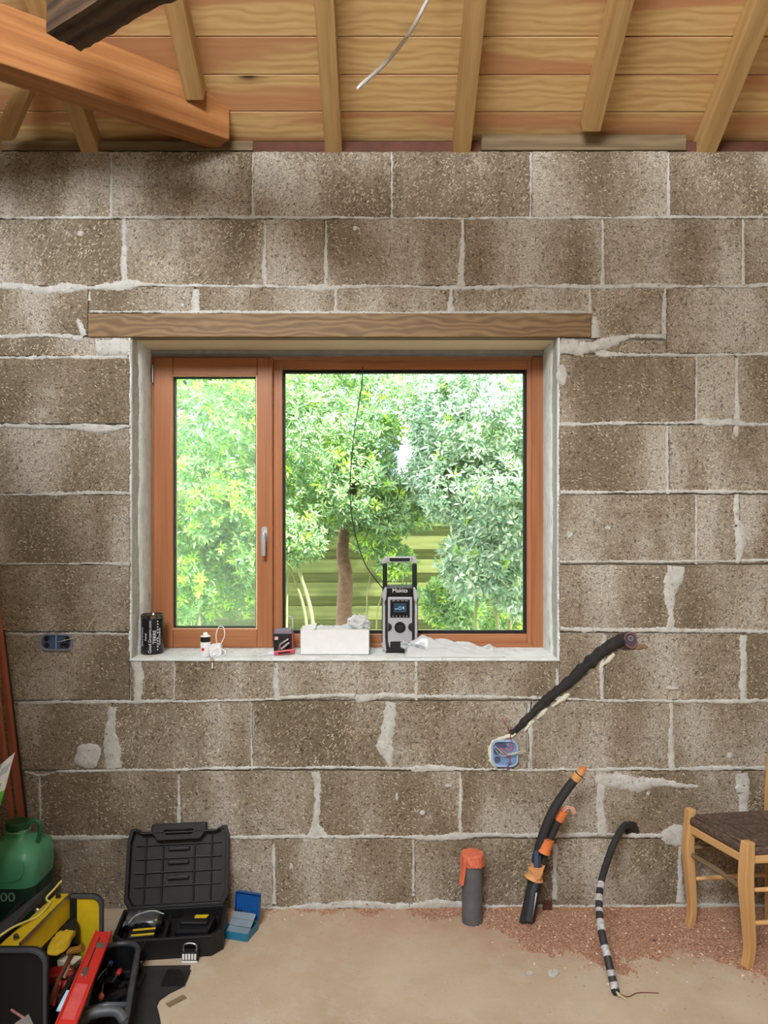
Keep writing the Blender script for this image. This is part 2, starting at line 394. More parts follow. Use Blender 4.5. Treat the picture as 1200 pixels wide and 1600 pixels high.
# ---- far wall: core, blocks, mortar
def wx(px): return (px - 600) * S
def wz(py): return (1420 - py) * S
OX0, OX1, OZ0, OZ1 = wx(203), wx(873), wz(1030), wz(527)
wall = MB()
rows = [
 (235, 341, [-45, 173, 395, 612, 830, 1046, 1264, 1482, 1590]),
 (341, 447, [-45, 195, 415, 508, 725, 942, 1160, 1378, 1590]),
]
blocks = []
for y0, y1, xs in rows: blocks += [(a, b, y0, y1) for a, b in zip(xs, xs[1:])]
blocks += [(-45, 138, 447, 525), (138, 305, 447, 490), (305, 525, 447, 490), (525, 708, 447, 490), (708, 923, 447, 490), (923, 1042, 447, 530), (1042, 1264, 447, 553), (1264, 1482, 447, 553), (1482, 1590, 447, 553)]
blocks += [(-45, 203, 525, 557), (873, 1042, 530, 553)]
for y0, y1, xr in ((553, 663, [873, 1088, 1150, 1370, 1590]), (663, 772, [873, 1045, 1262, 1480, 1590]), (772, 882, [873, 1088, 1155, 1372, 1590]), (882, 988, [873, 1050, 1268, 1486, 1590])):
    blocks += [(a, b, y0, y1) for a, b in zip(xr, xr[1:])]
    blocks.append((-45, 203, 557 if y0 == 553 else y0, y1))
blocks += [(-45, 203, 988, 1095), (203, 272, 1030, 1095), (272, 430, 1030, 1095), (430, 650, 1030, 1095), (650, 873, 1030, 1095), (873, 945, 988, 1095), (945, 1162, 988, 1095), (1162, 1380, 988, 1095), (1380, 1590, 988, 1095)]
for y0, y1, xs in ((1095, 1204, [-45, 175, 395, 608, 825, 1050, 1268, 1486, 1590]), (1204, 1310, [-45, 62, 280, 497, 720, 940, 1160, 1378, 1590]), (1310, 1424, [-45, 205, 427, 647, 867, 1062, 1290, 1500, 1590])):
    blocks += [(a, b, y0, y1) for a, b in zip(xs, xs[1:])]
random.seed(11)
for a, b, y0, y1 in blocks:
    g = 1.3; j = random.uniform(-.0022, .0012)
    x0, x1 = max(XL, wx(a + g)), min(XR, wx(b - g))
    if x1 - x0 < .01: continue
    # rough arrises: front face polygon with jittered border, extruded back
    poly = []
    def side(p, q):
        L = math.dist(p, q); n = max(2, int(L / .02))
        for k in range(n):
            u = k / n; w = 0 if k == 0 else random.uniform(-.0018, .0014)
            dx, dy = (q[0] - p[0]) / L, (q[1] - p[1]) / L
            poly.append((p[0] + (q[0] - p[0]) * u - dy * w, p[1] + (q[1] - p[1]) * u + dx * w))
    z0, z1 = max(.0, wz(y1 - g)), wz(y0 + g)
    cs = [(x0, z0), (x1, z0), (x1, z1), (x0, z1)]
    for k in range(4): side(cs[k], cs[(k + 1) % 4])
    wall.prism(poly, .1 + j, FACE, z0=-.1)
WALL = wall.build('wall_far', BLOCK, bevel=.0025, seg=1); tag(WALL, kind='structure')
core = MB()
yc, yd = .012, .37
core.b2((XL, yc, 0), (OX0 + .004, yd, 2.60)); core.b2((OX1 - .004, yc, 0), (XR, yd, 2.60))
core.b2((OX0, yc, 0), (OX1, yd, OZ0 - .02)); core.b2((OX0, .1, wz(490)), (OX1, yd, 2.60)); core.b2((OX0 - .02, yc, wz(490)), (OX1 + .02, .101, 2.60)); core.b2((XL, yc, 2.60), (XR, .1, 2.755))
tag(core.build('wall_core', MORTAR, WALL), kind='structure')

class Rib:
    """irregular mortar ribbon smeared over a joint, in wall-plane coordinates"""
    def __init__(s, fmap): s.mb = MB(); s.fmap = fmap
    def run(s, pts, jag=.0031, h=.0035, step=.0045, hole=.13, lo=.6):
        pts = [(a, b, w * .9) for a, b, w in pts]
        # pts: (u, v, width)
        seed = random.random() * 50; rowsv = []
        tot = 0
        for (a, b) in zip(pts, pts[1:]):
            L = math.dist(a[:2], b[:2]); n = max(2, int(L / step)); dx, dy = (b[0] - a[0]) / L, (b[1] - a[1]) / L; nx, ny = -dy, dx
            for k in range(n + (b is pts[-1])):
                u = k / n; x = a[0] + (b[0] - a[0]) * u; y = a[1] + (b[1] - a[1]) * u; w = a[2] + (b[2] - a[2]) * u; tt = tot + L * u
                lowL = noise.noise((tt * 9, seed, 0)) * lo * 1.5; lowR = noise.noise((tt * 9, seed + 9, 0)) * lo * 1.5
                cen = noise.noise((tt * 5, seed + 20, 0)) * w * .25
                midn = noise.noise((tt * 40, seed + 3, 0)) * .4; midm = noise.noise((tt * 40, seed + 33, 0)) * .4
                wl = max(.0008, w / 2 * (1 + lowL + midn) + random.uniform(-jag, jag)); wr = max(.0008, w / 2 * (1 + lowR + midm) + random.uniform(-jag, jag))
                if hole and noise.noise((tt * 14, seed + 55, 0)) > 1 - hole: wl = wr = .0006
                hh = h * (.7 + .5 * noise.noise((tt * 25, seed + 70, 0)))
                rowsv.append([(x + nx * (cen + o), y + ny * (cen + o), z) for o, z in ((-wr, -.004), (-wr * .8, hh * .55), (-wr * .25, hh), (wl * .3, hh * .9), (wl * .82, hh * .5), (wl, -.004))])
            tot += L
        vs = [s.fmap(*p) for r in rowsv for p in r]; m = 6
        s.mb.add(vs, [[i * m + j, (i + 1) * m + j, (i + 1) * m + j + 1, i * m + j + 1] for i in range(len(rowsv) - 1) for j in range(m - 1)])
    def blob(s, cx, cy, rx, ry, h=.004, n=36):
        seed = random.random() * 90; vs = [s.fmap(cx, cy, h)]
        for ring_, hh in ((.55, h), (.85, h * .8), (1, -.003)):
            for k in range(n):
                a = 2 * math.pi * k / n; q = 1 + .28 * noise.noise((math.cos(a) * 1.4, math.sin(a) * 1.4, seed)) + (random.uniform(-.06, .06) if ring_ > .8 else 0)
                vs.append(s.fmap(cx + rx * ring_ * q * math.cos(a), cy + ry * ring_ * q * math.sin(a), hh))
        fs = [[0, 1 + k, 1 + (k + 1) % n] for k in range(n)]
        for r_ in range(2): fs += [[1 + r_ * n + k, 1 + (r_ + 1) * n + k, 1 + (r_ + 1) * n + (k + 1) % n, 1 + r_ * n + (k + 1) % n] for k in range(n)]
        s.mb.add(vs, fs)
rib = Rib(lambda u, v, h: (wx(u / S), -h, wz(v / S)))
def J(*pts, **kw): rib.run([(x * S, y * S, w * S) for x, y, w in pts], **kw)
def B(cx, cy, rx, ry): rib.blob(cx * S, cy * S, rx * S, ry * S)
random.seed(5)
E = 1580; W0 = -20
J((W0, 340, 4), (120, 340, 5), (395, 339, 6), (620, 341, 4), (850, 341, 5), (1060, 339, 6), (1200, 340, 5), (E, 340, 5))
J((W0, 446, 7), (35, 447, 9), (45, 449, 16), (130, 450, 16), (145, 449, 8), (150, 448, 12), (210, 444, 14), (225, 446, 7), (410, 447, 5), (500, 449, 12), (610, 447, 6), (720, 450, 8), (940, 447, 8), (1160, 447, 6), (1200, 446, 9), (E, 446, 6))
for x, y0, y1, w0, w1 in ((173, 238, 340, 6, 7), (395, 238, 338, 3, 6), (612, 238, 340, 5, 4), (829, 238, 340, 4, 4), (1045, 238, 338, 4, 6), (1264, 238, 340, 5, 5), (1482, 238, 340, 5, 5),
                          (194, 342, 445, 9, 12), (414, 345, 446, 4, 8), (509, 345, 447, 4, 8), (723, 343, 447, 4, 12), (941, 343, 447, 5, 9), (1161, 343, 446, 4, 8), (1378, 345, 446, 6, 6),
                          (140, 455, 470, 3, 6), (306, 452, 490, 14, 14), (524, 452, 488, 3, 12), (705, 450, 488, 5, 12), (921, 450, 490, 4, 8), (1040, 447, 528, 5, 12), (1264, 450, 553, 6, 6),
                          (1088, 553, 660, 5, 5), (1152, 560, 663, 4, 12), (1370, 560, 663, 5, 5), (1043, 665, 772, 6, 6), (1262, 665, 772, 5, 5), (1088, 775, 882, 5, 5), (1372, 775, 882, 5, 5),
                          (1268, 885, 985, 6, 6), (272, 1032, 1094, 3, 4), (432, 1035, 1094, 5, 14), (650, 1030, 1094, 4, 6), (871, 1045, 1094, 4, 6), (1380, 1000, 1094, 5, 5),
                          (393, 1100, 1203, 3, 4), (829, 1100, 1203, 9, 8), (1049, 1098, 1200, 8, 12), (1268, 1100, 1200, 6, 6),
                          (62, 1208, 1300, 4, 6), (279, 1210, 1308, 4, 8), (719, 1206, 1308, 5, 9), (1378, 1206, 1308, 5, 9),
                          (428, 1318, 1412, 5, 8), (646, 1312, 1400, 4, 5), (867, 1318, 1405, 9, 9), (1063, 1320, 1410, 5, 16), (1290, 1320, 1410, 5, 8), (203, 1320, 1410, 5, 5)):
    J((x, y0, w0), (x, (y0 + y1) / 2, (w0 + w1) / 2), (x, y1, w1), hole=.25)
J((1152, 772, 9), (1153, 815, 9), (1157, 820, 20), (1156, 860, 18), (1152, 880, 8))
J((1050, 884, 32), (1047, 920, 26), (1048, 960, 22), (1045, 984, 16))
J((1162, 992, 14), (1162, 1040, 14), (1162, 1094, 12)); J((943, 992, 8), (940, 1050, 8), (943, 1094, 6))
J((213, 1032, 20), (213, 1070, 16), (215, 1100, 20), h=.003)
J((176, 1104, 20), (174, 1150, 22), (178, 1200, 24))
B(138, 1180, 23, 22)
J((610, 1097, 18), (606, 1140, 22), (606, 1175, 22), (609, 1200, 6))
J((492, 1206, 14), (497, 1250, 14), (495, 1290, 14), (500, 1308, 44))
J((940, 1206, 22), (938, 1250, 18), (943, 1306, 14)); J((930, 1216, 22), (1000, 1220, 24), (1060, 1226, 14), (1090, 1229, 6)); J((1158, 1208, 22), (1164, 1240, 24), (1160, 1275, 18), (1180, 1306, 10))
B(1060, 1305, 26, 20); B(1012, 1240, 3, 3)
# bed joints
J((W0, 527, 8), (50, 525, 6), (130, 527, 9)); J((W0, 559, 5), (100, 558, 6), (160, 559, 8), (200, 557, 10))
J((150, 540, 28), (195, 538, 26), (203, 538, 18), jag=.004); J((122, 500, 9), (131, 525, 14)) ; J((138, 487, 3), (300, 488, 6), (530, 489, 8), (700, 489, 7), (925, 488, 6)); J((928, 495, 10), (930, 528, 16))
J((875, 540, 30), (905, 545, 24), (950, 532, 24), (985, 525, 8), (1040, 526, 9)); J((930, 553, 10), (1043, 555, 5), (1200, 554, 5), (E, 554, 5)); B(878, 585, 9, 18)
J((W0, 665, 5), (60, 666, 8), (150, 668, 12), (170, 669, 10), (203, 666, 6)); J((875, 663, 6), (970, 662, 9), (1000, 661, 3), (1080, 661, 6), (1095, 661, 14), (1150, 660, 12), (1165, 663, 6), (E, 661, 5))
J((W0, 773, 4), (60, 772, 7), (203, 771, 6)); J((875, 769, 8), (940, 769, 6), (1050, 768, 6), (E, 769, 5))
J((W0, 881, 3), (90, 881, 3), (203, 881, 5)); J((875, 878, 4), (1000, 877, 5), (1080, 877, 5), (1100, 877, 2), (1160, 876, 6), (E, 877, 5))
J((W0, 990, 5), (60, 991, 4), (203, 990, 5)); J((875, 982, 8), (940, 985, 10), (1000, 984, 8), (1100, 985, 8), (1200, 987, 6), (E, 986, 5))
J((30, 1099, 3), (60, 1098, 6), (200, 1097, 7), (270, 1096, 5), (400, 1094, 4), (480, 1088, 7), (555, 1087, 8), (562, 1092, 20), (585, 1090, 14), (600, 1087, 9), (760, 1089, 6), (880, 1091, 6), (945, 1095, 4), (1160, 1096, 8), (E, 1095, 5))
J((40, 1206, 5), (62, 1212, 5), (90, 1205, 4), (200, 1204, 5), (400, 1200, 5), (500, 1199, 4), (640, 1200, 5), (650, 1202, 12), (690, 1203, 9), (720, 1202, 6), (860, 1203, 5), (940, 1203, 6), (1160, 1200, 9), (E, 1203, 5))
J((20, 1309, 9), (100, 1310, 12), (170, 1307, 11), (300, 1309, 5), (420, 1307, 8), (520, 1308, 7), (640, 1307, 7), (720, 1309, 14), (760, 1305, 9), (960, 1304, 8), (1100, 1308, 9), (E, 1308, 6))
J((380, 1419, 9), (450, 1418, 12), (560, 1416, 16), (640, 1416, 14), (690, 1413, 22), (750, 1417, 8), (900, 1417, 5), (1040, 1417, 8), (1120, 1415, 11), (E, 1416, 6))
for cx, cy, rx, ry in ((1010, 668, 0, 0), (1150, 673, 5, 9), (125, 365, 5, 5), (555, 357, 4, 4), (1050, 1075, 10, 3), (700, 1228, 6, 3), (620, 1245, 2, 7), (455, 1355, 3, 7), (660, 1270, 5, 4), (950, 825, 5, 4), (890, 835, 5, 6), (285, 477, 4, 4), (1140, 1180, 5, 5)):
    if rx: B(cx, cy, rx, ry)
rib.mb.build('mortar_joints', MORTAR, WALL, smooth=True)

# ---- window reveals, sill and head
def rv_left(u, v, h): return (OX0 + h, u, v)
def rv_right(u, v, h): return (OX1 - h, u, v)
for nm, fm in (('reveal_plaster_left', rv_left), ('reveal_plaster_right', rv_right)):
    r = Rib(fm); random.seed(3)
    n = 150; seed = random.random() * 9
    vs = []; 
    for k in range(n + 1):
        z = OZ0 - .01 + (OZ1 - OZ0 + .012) * k / n; e = .080 + .025 * noise.noise((z * 4, seed, 0)) + .012 * noise.noise((z * 22, seed, 3)) + random.uniform(-.003, .003)
        for y, h in ((e, -.004), (e + .006, .006), (e + .05, .009), (.16, .010 + .002 * noise.noise((z * 8, 1, 1))), (.245, .008)): vs.append(fm(y, z, h))
    r.mb.add(vs, [[i * 5 + j, (i + 1) * 5 + j, (i + 1) * 5 + j + 1, i * 5 + j + 1] for i in range(n) for j in range(4)])
    r.run([(.012, OZ0, .02), (.02, 1.3, .012), (.014, 1.7, .016), (.01, OZ1, .02)], h=.003, jag=.005, lo=1.2)
    tag(r.mb.build(nm, PLASTER, WALL, smooth=True), kind='structure')
m = MB(); m.b2((OX0 - .001, -.004, .903), (OX1 + .002, .25, .909))
def sillf(u, v): x = OX0 + (OX1 - OX0) * u; y = -.008 + .26 * v; return (x, y, .911 + .0016 * noise.noise((x * 14, y * 14, 0)) - (.004 if v == 0 else 0))
m.grid(sillf, 90, 14)
tag(m.build('trim_1', PLASTER, smooth=False), kind='structure')   # plastered sill
# lintel
o = thing('lintel', (wx(530), .12, wz(510)), 'long brown oak lintel board bridging the window head', 'lintel')
m = MB(); zt, zb = wz(490), OZ1; m.b2((wx(138), -.006, zb), (wx(923), .05, zt)); m.build('front_plank', LINT, o, bevel=.003)
m = MB(); m.b2((wx(205), .0505, zb + .001), (wx(871), .235, zb + .06)); m.build('soffit_plank', wood('pale_soffit_lit_tone', (246, 230, 202), (238, 218, 186), (226, 200, 164), rings=5, fade=.25), o, bevel=.001)  # pale wood lightened further: outdoor light on the soffit sits in its colour
m = MB(); m.b2((OX0 + .008, .22, zb - .014), (OX1 - .008, .262, zb + .0005)); m.b2((OX0 + .008, .236, zb - .024), (OX1 - .008, .262, zb - .012)); tag(m.build('trim_2', plain('grey_seal', (150, 152, 154), .5)), kind='structure')

# ---- window
YW = .24
def wp(px, py, y=YW): return P(px, py, y)
def rect_ring(mb, a, b, w, y0, y1, wr=None, wt=None, wbm=None):
    """four bars: a=(px,py) top left, b = bottom right in photo px at YW; w px"""
    x0, z1 = wp(*a).x, wp(*a).z; x1, z0 = wp(*b).x, wp(*b).z; s2 = (2.8 + YW) / 1200
    l, r_, t_, bt = w * s2, (wr or w) * s2, (wt or w) * s2, (wbm or w) * s2
    mb.b2((x0, y0, z0), (x0 + l, y1, z1)); mb.b2((x1 - r_, y0, z0), (x1, y1, z1)); mb.b2((x0 + l, y0, z1 - t_), (x1 - r_, y1, z1)); mb.b2((x0 + l, y0, z0), (x1 - r_, y1, z0 + bt))
win = thing('window_1', (wp(540, 1013).x, YW, wp(540, 1013).z), None, None, kind='structure')
m = MB(); rect_ring(m, (235, 555), (849, 1013), 12, YW + .008, YW + .08, wr=25, wt=22, wbm=22); rect_ring(m, (235, 555), (849, 1013), 7, YW - .004, YW + .05, wr=18, wt=8, wbm=8)
s2 = (2.8 + YW) / 1200
m.b2((wp(427, 0).x, YW + .004, wp(0, 1010).z), (wp(441, 0).x, YW + .08, wp(0, 558).z))
m.build('frame', FRAMEW, win, bevel=.003)
m = MB(); rect_ring(m, (437, 574), (827, 994), 3, YW + .012, YW + .03); m.build('glazing_stop', plain('light_timber_edge', (206, 140, 104), .4), win, bevel=.001)
m = MB(); rect_ring(m, (440, 577), (824, 992), 4, YW + .02, YW + .05, wbm=5); m.build('gasket', BLACKM, win)
m = MB(); m.b2((wp(443, 0).x, YW + .033, wp(0, 988).z), (wp(823, 0).x, YW + .037, wp(0, 580).z)); m.build('glass_pane', GLASS, win)
m = MB(); rect_ring(m, (242, 560), (427, 1011), 30, YW - .018, YW + .05, wr=24, wt=29, wbm=30)
sash = m.build('sash', FRAMEW, win, bevel=.004)
m = MB(); rect_ring(m, (243, 1003), (427, 1010), 184, YW - .006, YW + .01); m.v = []; m.f = []; m.uv = []; m.mi = []
rect_ring(m, (269, 587), (403, 983), 2.2, YW - .016, YW + .02); m.build('glazing_bead', BEAD, sash)
m = MB(); rect_ring(m, (271, 589), (401, 981), 1.6, YW - .005, YW + .03); m.build('gasket', BLACKM, sash)
m = MB(); m.b2((wp(271, 0).x, YW + .018, wp(0, 981).z), (wp(402, 0).x, YW + .022, wp(0, 588).z)); m.build('glass_pane', GLASS2, sash)
hp = wp(413.5, 846, YW - .018)
m = MB(); m.prism(rrect(.022, .062, .01), .008, T(hp + Vector((0, 0, .028))) @ FACE); m.lathe([(.008, 0), (.008, .03)], 14, T(hp + Vector((0, 0, .028))) @ FACE)
m.tube([hp + Vector((0, -.034, .036)), hp + Vector((0, -.038, 0)), hp + Vector((0, -.036, -.055))], [.010, .0095, .008], 10, sx=1, sy=.6)
m.build('handle', plain('satin_handle', (206, 210, 214), .3, .6, .04), sash, smooth=True, auto=40)
hg = wp(239, 578, YW - .018); m = MB(); m.tube([hg + Vector((0, -.004, .02)), hg + Vector((0, -.004, -.05))], .0045, 10); m.build('hinge', METAL, win, smooth=True, auto=40)
m = MB(); m.b2((OX0 + .008, YW - .002, OZ0), (OX0 + .014, YW + .04, OZ1)); m.build('seal_gap', BLACKM, win)

# ---- floor, other walls
m = MB(); m.b2((XL - .3, YB - .3, -.12), (XR + .2, .1, 0)); tag(m.build('floor', FLOOR), kind='structure')
OUT = plain('grey_render_wall', (158, 150, 138), .9, 0, .1, 8, .3)
DY0, DY1, DZ = -2.4, -1.1, 2.2
m = MB(); m.b2((XL - .2, YB, 0), (XL, .37, 2.6)); m.b2((XL, -1.56, 0), (-.95, -1.46, 2.45))  # second box: stub wall added out of view to shade the left corner
gab = [(.37, 2.6), (.1, 2.75), (-3, 4.55), (YB, 3.28), (YB, 2.6)]
Mx = Matrix(((0, 0, 1, 0), (1, 0, 0, 0), (0, 1, 0, 0), (0, 0, 0, 1)))
m.prism(gab, .2, T((XL - .2, 0, 0)) @ Mx); tag(m.build('wall_left_and_shade_stub', OUT), kind='structure')
m = MB(); m.b2((XR, YB, 0), (XR + .2, .37, 2.6)); m.prism(gab, .2, T((XR, 0, 0)) @ Mx); tag(m.build('wall_right', OUT), kind='structure')
m = MB(); m.b2((XL, YB, 0), (XR, YB + .12, 3.25)); tag(m.build('wall_back', OUT), kind='structure')

# ---- roof: boards seen from below
sl = math.atan(.58); ux = Vector((0, -math.cos(sl), math.sin(sl))); upn = Vector((0, math.sin(sl), math.cos(sl)))
def roofp(x, y, off=0): return Vector((x, y, 2.847 - .58 * y)) + upn * off
m = MB(); random.seed(21)
edges = [.86, .75, .64, .53, .42, .31, .19, .158 - .0, .048, -.053, -.168, -.277, -.39]
while edges[-1] > -3.0: edges.append(edges[-1] - .112)
rx = [wx(300), wx(520), wx(722), wx(925), wx(1120), wx(1330), wx(1540)]
for k, (a, b) in enumerate(zip(edges, edges[1:])):
    if b < -3.02: b = -3.02
    js = [XL - .25] + sorted(random.sample(rx, 2)) + [XR + .25]
    if a < -.0 and a > -.3: js = [XL - .25, wx(520) if k % 2 else wx(722), wx(925), XR + .25]
    for x0, x1 in zip(js, js[1:]):
        p = roofp((x0 + x1) / 2, a - .0008, .012); q = roofp((x0 + x1) / 2, b + .0016, .012); L = (q - p).length; c = (p + q) / 2
        M = Matrix((Vector((1, 0, 0)), ux, Vector((1, 0, 0)).cross(ux))).transposed().to_4x4()
        m.box(c + upn * random.uniform(-.001, .001), (x1 - x0 - .001, L, .02), M)
o = m.build('ceiling', PINE, bevel=.0015, seg=1); tag(o, kind='structure')
m = MB(); m.bar(roofp(.415, .9, .03), roofp(.415, -3.05, .03), XR - XL + .5, .012, upn)
tag(m.build('groove_shade_sheet', BLACKM, o), kind='structure')  # black sheet put above the boards so their gaps read as shadow lines
tp = roofp(.415, -3.0, .03); m = MB()
def rear(x0, x1, y0, y1):
    f = lambda y: tp.z + (y + 3.0) * .58
    m.bar(Vector(((x0 + x1) / 2, y0, f(y0))), Vector(((x0 + x1) / 2, y1, f(y1))), x1 - x0, .05, (0, -math.sin(sl), math.cos(sl)))
rear(XL - .25, -1.5, -3.0, -5.7); rear(0, XR + .25, -3.0, -5.7); rear(-1.5, 0, -3.0, -3.5); rear(-1.5, 0, -4.55, -5.7)
tag(m.build('ceiling_rear', PINE, o), kind='structure')

# rafters
def rafter(px, w, label, y0=.05, y1=-2.95, xoff=0, group='rafters over the far wall'):
    x = wx(px); p = roofp(x, y0, -.038); q = roofp(x, y1, -.038)
    mb = MB(); mb.bar(p, q, w, .076, upn); o = mb.build('rafter', RAFT, bevel=.003); tag(o, label, 'rafter', group)
    return o
rafter(521, .062, 'pine rafter rising above the left half of the window, beside the beam end')
rafter(722, .064, 'pine rafter rising just right of the hanging grey wire')
rafter(916, .064, 'pine rafter whose foot ends behind the greyed plank on the wall top', y0=-.03)
rafter(1105, .068, 'darker pine rafter slanting up at the right edge of the roof')
rafter(1310, .064, 'pine rafter out at the far right of the roof')
rafter(322, .062, 'pine jack rafter ending on the orange beam', y0=-.13)
rafter(140, .064, 'short dark pine rafter in the left corner, under the orange beam', y1=-.75)
rafter(-12, .064, 'pine rafter against the left wall', y1=-2.9)
# strut in the left corner
m = MB(); a = P(8, 212, -.10); b = P(56, 100, -.22); m.bar(a, b, .06, .05, (1, 0, 0)); tag(m.build('strut', RAFT, bevel=.003), 'short pine strut leaning up in the dark left corner of the roof', 'strut')
# orange diagonal beam
zb = 2.775; zt = 2.955
a = Vector((-.55, -.06, zb)); d = Vector((-.60, -.48, 0)).normalized(); nrm = Vector((-d.y, d.x, 0))
if nrm.y > 0: nrm = -nrm
L = 2.0
prof = [(0, 0), (L, 0), (L, zt - zb), (.26, zt - zb), (.10, .17), (0, .118)]
Mb = Matrix((d, Vector((0, 0, 1)), -nrm)).transposed().to_4x4(); Mb.translation = a
m = MB(Mb); m.prism(prof, .11); m.uv = [[(Vector(m.v[i]).dot(d), Vector(m.v[i]).z + Vector(m.v[i]).dot(nrm)) for i in f] for f in m.f]
tag(m.build('diagonal_beam', BEAM, bevel=.005), 'thick orange-brown squared beam with a slanted end crossing the left corner', 'beam')
# dark weathered beam
m = MB(); c0 = P(100, 66, -.66); dd = Vector((.72, -.50, .0)).normalized()
sd = Vector((-dd.y, dd.x, 0)); M = frame(c0, dd); random.seed(8)
def bf(u, v):
    x = u * 1.9; a = v * 2 * math.pi; k = v * 4 % 4; hw, hh = .052, .10
    seg = int(k); f = k - seg; cs = [(-hw, -hh), (hw, -hh), (hw, hh), (-hw, hh), (-hw, -hh)]
    y = cs[seg][0] * (1 - f) + cs[seg + 1][0] * f if seg < 4 else cs[4][0]; z = cs[seg][1] * (1 - f) + cs[seg + 1][1] * f if seg < 4 else cs[4][1]
    q = 1 + .10 * noise.noise((x * 6, y * 20, z * 20)) + .05 * noise.noise((x * 30, y * 50, z * 50))
    return M @ Vector((x, y * q, z * q + .1))
m.grid(bf, 90, 33); m.f = [f[::-1] for f in m.f]; m.uv = [[((Vector(m.v[i]) - c0).dot(dd), (Vector(m.v[i])).z + (Vector(m.v[i])).dot(sd)) for i in f] for f in m.f]
nn = len(m.v); m.f.append([j for j in range(32)]); m.uv.append([(0, j * .02) for j in range(32)]); m.mi.append(0)
tag(m.build('dark_beam', DARKBEAM, bevel=0), 'dark weathered beam with a ragged edge resting against the orange beam', 'beam')
# plates on the wall top
m = MB(); m.b2((XL + .005, .004, wz(234)), (wx(395), .06, wz(219))); tag(m.build('wall_plate', GREYWOOD, bevel=.002), 'thin greyed plank lying on the wall top at the left', 'plank')
m = MB(); m.b2((wx(752), -.004, wz(235)), (wx(1072), .022, wz(211))); tag(m.build('wall_plank', GREYWOOD, bevel=.002), 'greyed plank standing on the wall top at the right', 'plank')
m = MB(); m.b2((wx(395), .012, wz(236)), (XR, .03, 2.803)); 
for k in range(12): pass
tag(m.build('trim_3', REDWOOD), kind='structure')
# hanging wire
pts = spline([P(700, -90, -.30), P(690, -40, -.5), P(668, 0, -.62), P(642, 48, -.72), P(605, 96, -.80), P(562, 135, -.86)], 8)
hw = thing('hanging_wire', pts[-1], 'grey electric wire hanging down from the roof boards', 'wire')
MB().tube(pts, .0052, 10).build('sheath', WIREG, hw, smooth=True)
m = MB(); e = pts[-1]; dv = (pts[-1] - pts[-2]).normalized()
m.tube([e, e + dv * .012], .003, 8); m.build('tip', WHITE, hw)

# ================================================================== OUTDOORS
m = MB(); m.box((0, 5.4, -.1), (16, 10, .1)); tag(m.build('ground', plain('pale_bounce_ground', (168, 166, 150), .95, 0, .3, 4, .4)), kind='structure')  # unseen ground, lightened to bounce daylight into the window head and reveals
# fence
YF = 2.75
fz = thing('board_fence', (0, YF, -.05), 'green-tinged fence of overlapping horizontal boards behind the shrubs', 'fence')
m = MB(); random.seed(31); z = .0; k = 0
while z < 1.52:
    m.box((0, YF + (.022 if k % 2 else -.022), z + .05), (5.0, .016, .094)); z += .084; k += 1
for zz in (.63, 1.06): pass
m.build('boards', FENCEW, fz)
for x in (-2.2, -.35, 1.5): MB().b2((x - .045, YF + .04, -.05), (x + .045, YF + .13, 1.6)).build('post', FENCEW, fz, bevel=.004)
# house beyond
hs = thing('neighbour_house', (0, 7.4, -.05), 'blue-grey house with a white corner board behind the shrubs', 'house')
m = MB(); m.b2((-4.5, 7.2, -.05), (.20, 7.4, 4.4)); m.build('grey_wall', plain('blue_grey_cladding', (120, 130, 162), .8, 0, .05, 2), hs)
m = MB(); m.b2((.29, 7.3, -.05), (4.5, 7.5, 4.4)); m.build('side_wall', plain('pale_render', (158, 164, 178), .8, 0, .05, 2), hs)
MB().b2((.18, 7.1, -.05), (.29, 7.4, 4.4)).build('corner_board', WHITE, hs)
m = MB(); m.b2((.50, 7.24, 2.55), (1.12, 7.3, 3.25)); wf = m.build('window_frame', WHITE, hs)
MB().b2((.56, 7.23, 2.6), (1.06, 7.238, 3.2)).build('pane', plain('pane_blue', (140, 186, 190), .1), wf)
for x in (-3.6, -2.8, -2.0, -1.2, -.5): pass

# shrubs
GRN = leaf_mat('leaf_bright', [(78, 122, 66), (106, 150, 86), (138, 172, 112), (166, 192, 118), (88, 132, 76)])
GRN2 = leaf_mat('leaf_mid', [(84, 124, 88), (112, 150, 106), (144, 174, 130), (174, 196, 140), (94, 134, 96)])
GRN3 = leaf_mat('leaf_glossy_dark', [(92, 128, 104), (120, 152, 126), (154, 180, 152), (206, 218, 200), (104, 138, 114)], .3)
YEL = leaf_mat('leaf_young', [(170, 206, 60), (196, 222, 90), (150, 200, 70)])
STEM = plain('pale_green_stem', (128, 130, 88), .8, 0, .2, 14)
BARK = plain('brown_bark', (112, 86, 68), .95, 0, .35, 30, .8)
def leaf(mb, o, d, nrm, L, W):
    sdv = d.cross(nrm).normalized(); nn = sdv.cross(d)
    vs = [o, o + d * L * .35 + sdv * W / 2 + nn * W * .16, o + d * L * .35 - sdv * W / 2 + nn * W * .16, o + d * L * .72 + sdv * W * .40 - nn * L * .02, o + d * L * .72 - sdv * W * .40 - nn * L * .02, o + d * L - nn * L * .08, o + d * L * .36, o + d * L * .73 - nn * L * .05]
    n = len(mb.v); mb.v += [tuple(v) for v in vs]
    for f in ((0, 1, 6), (0, 6, 2), (1, 3, 7, 6), (6, 7, 4, 2), (3, 5, 7), (7, 5, 4)):
        mb.f.append([i + n for i in f]); mb.uv.append([(0, 0)] * len(f)); mb.mi.append(mb.mat)
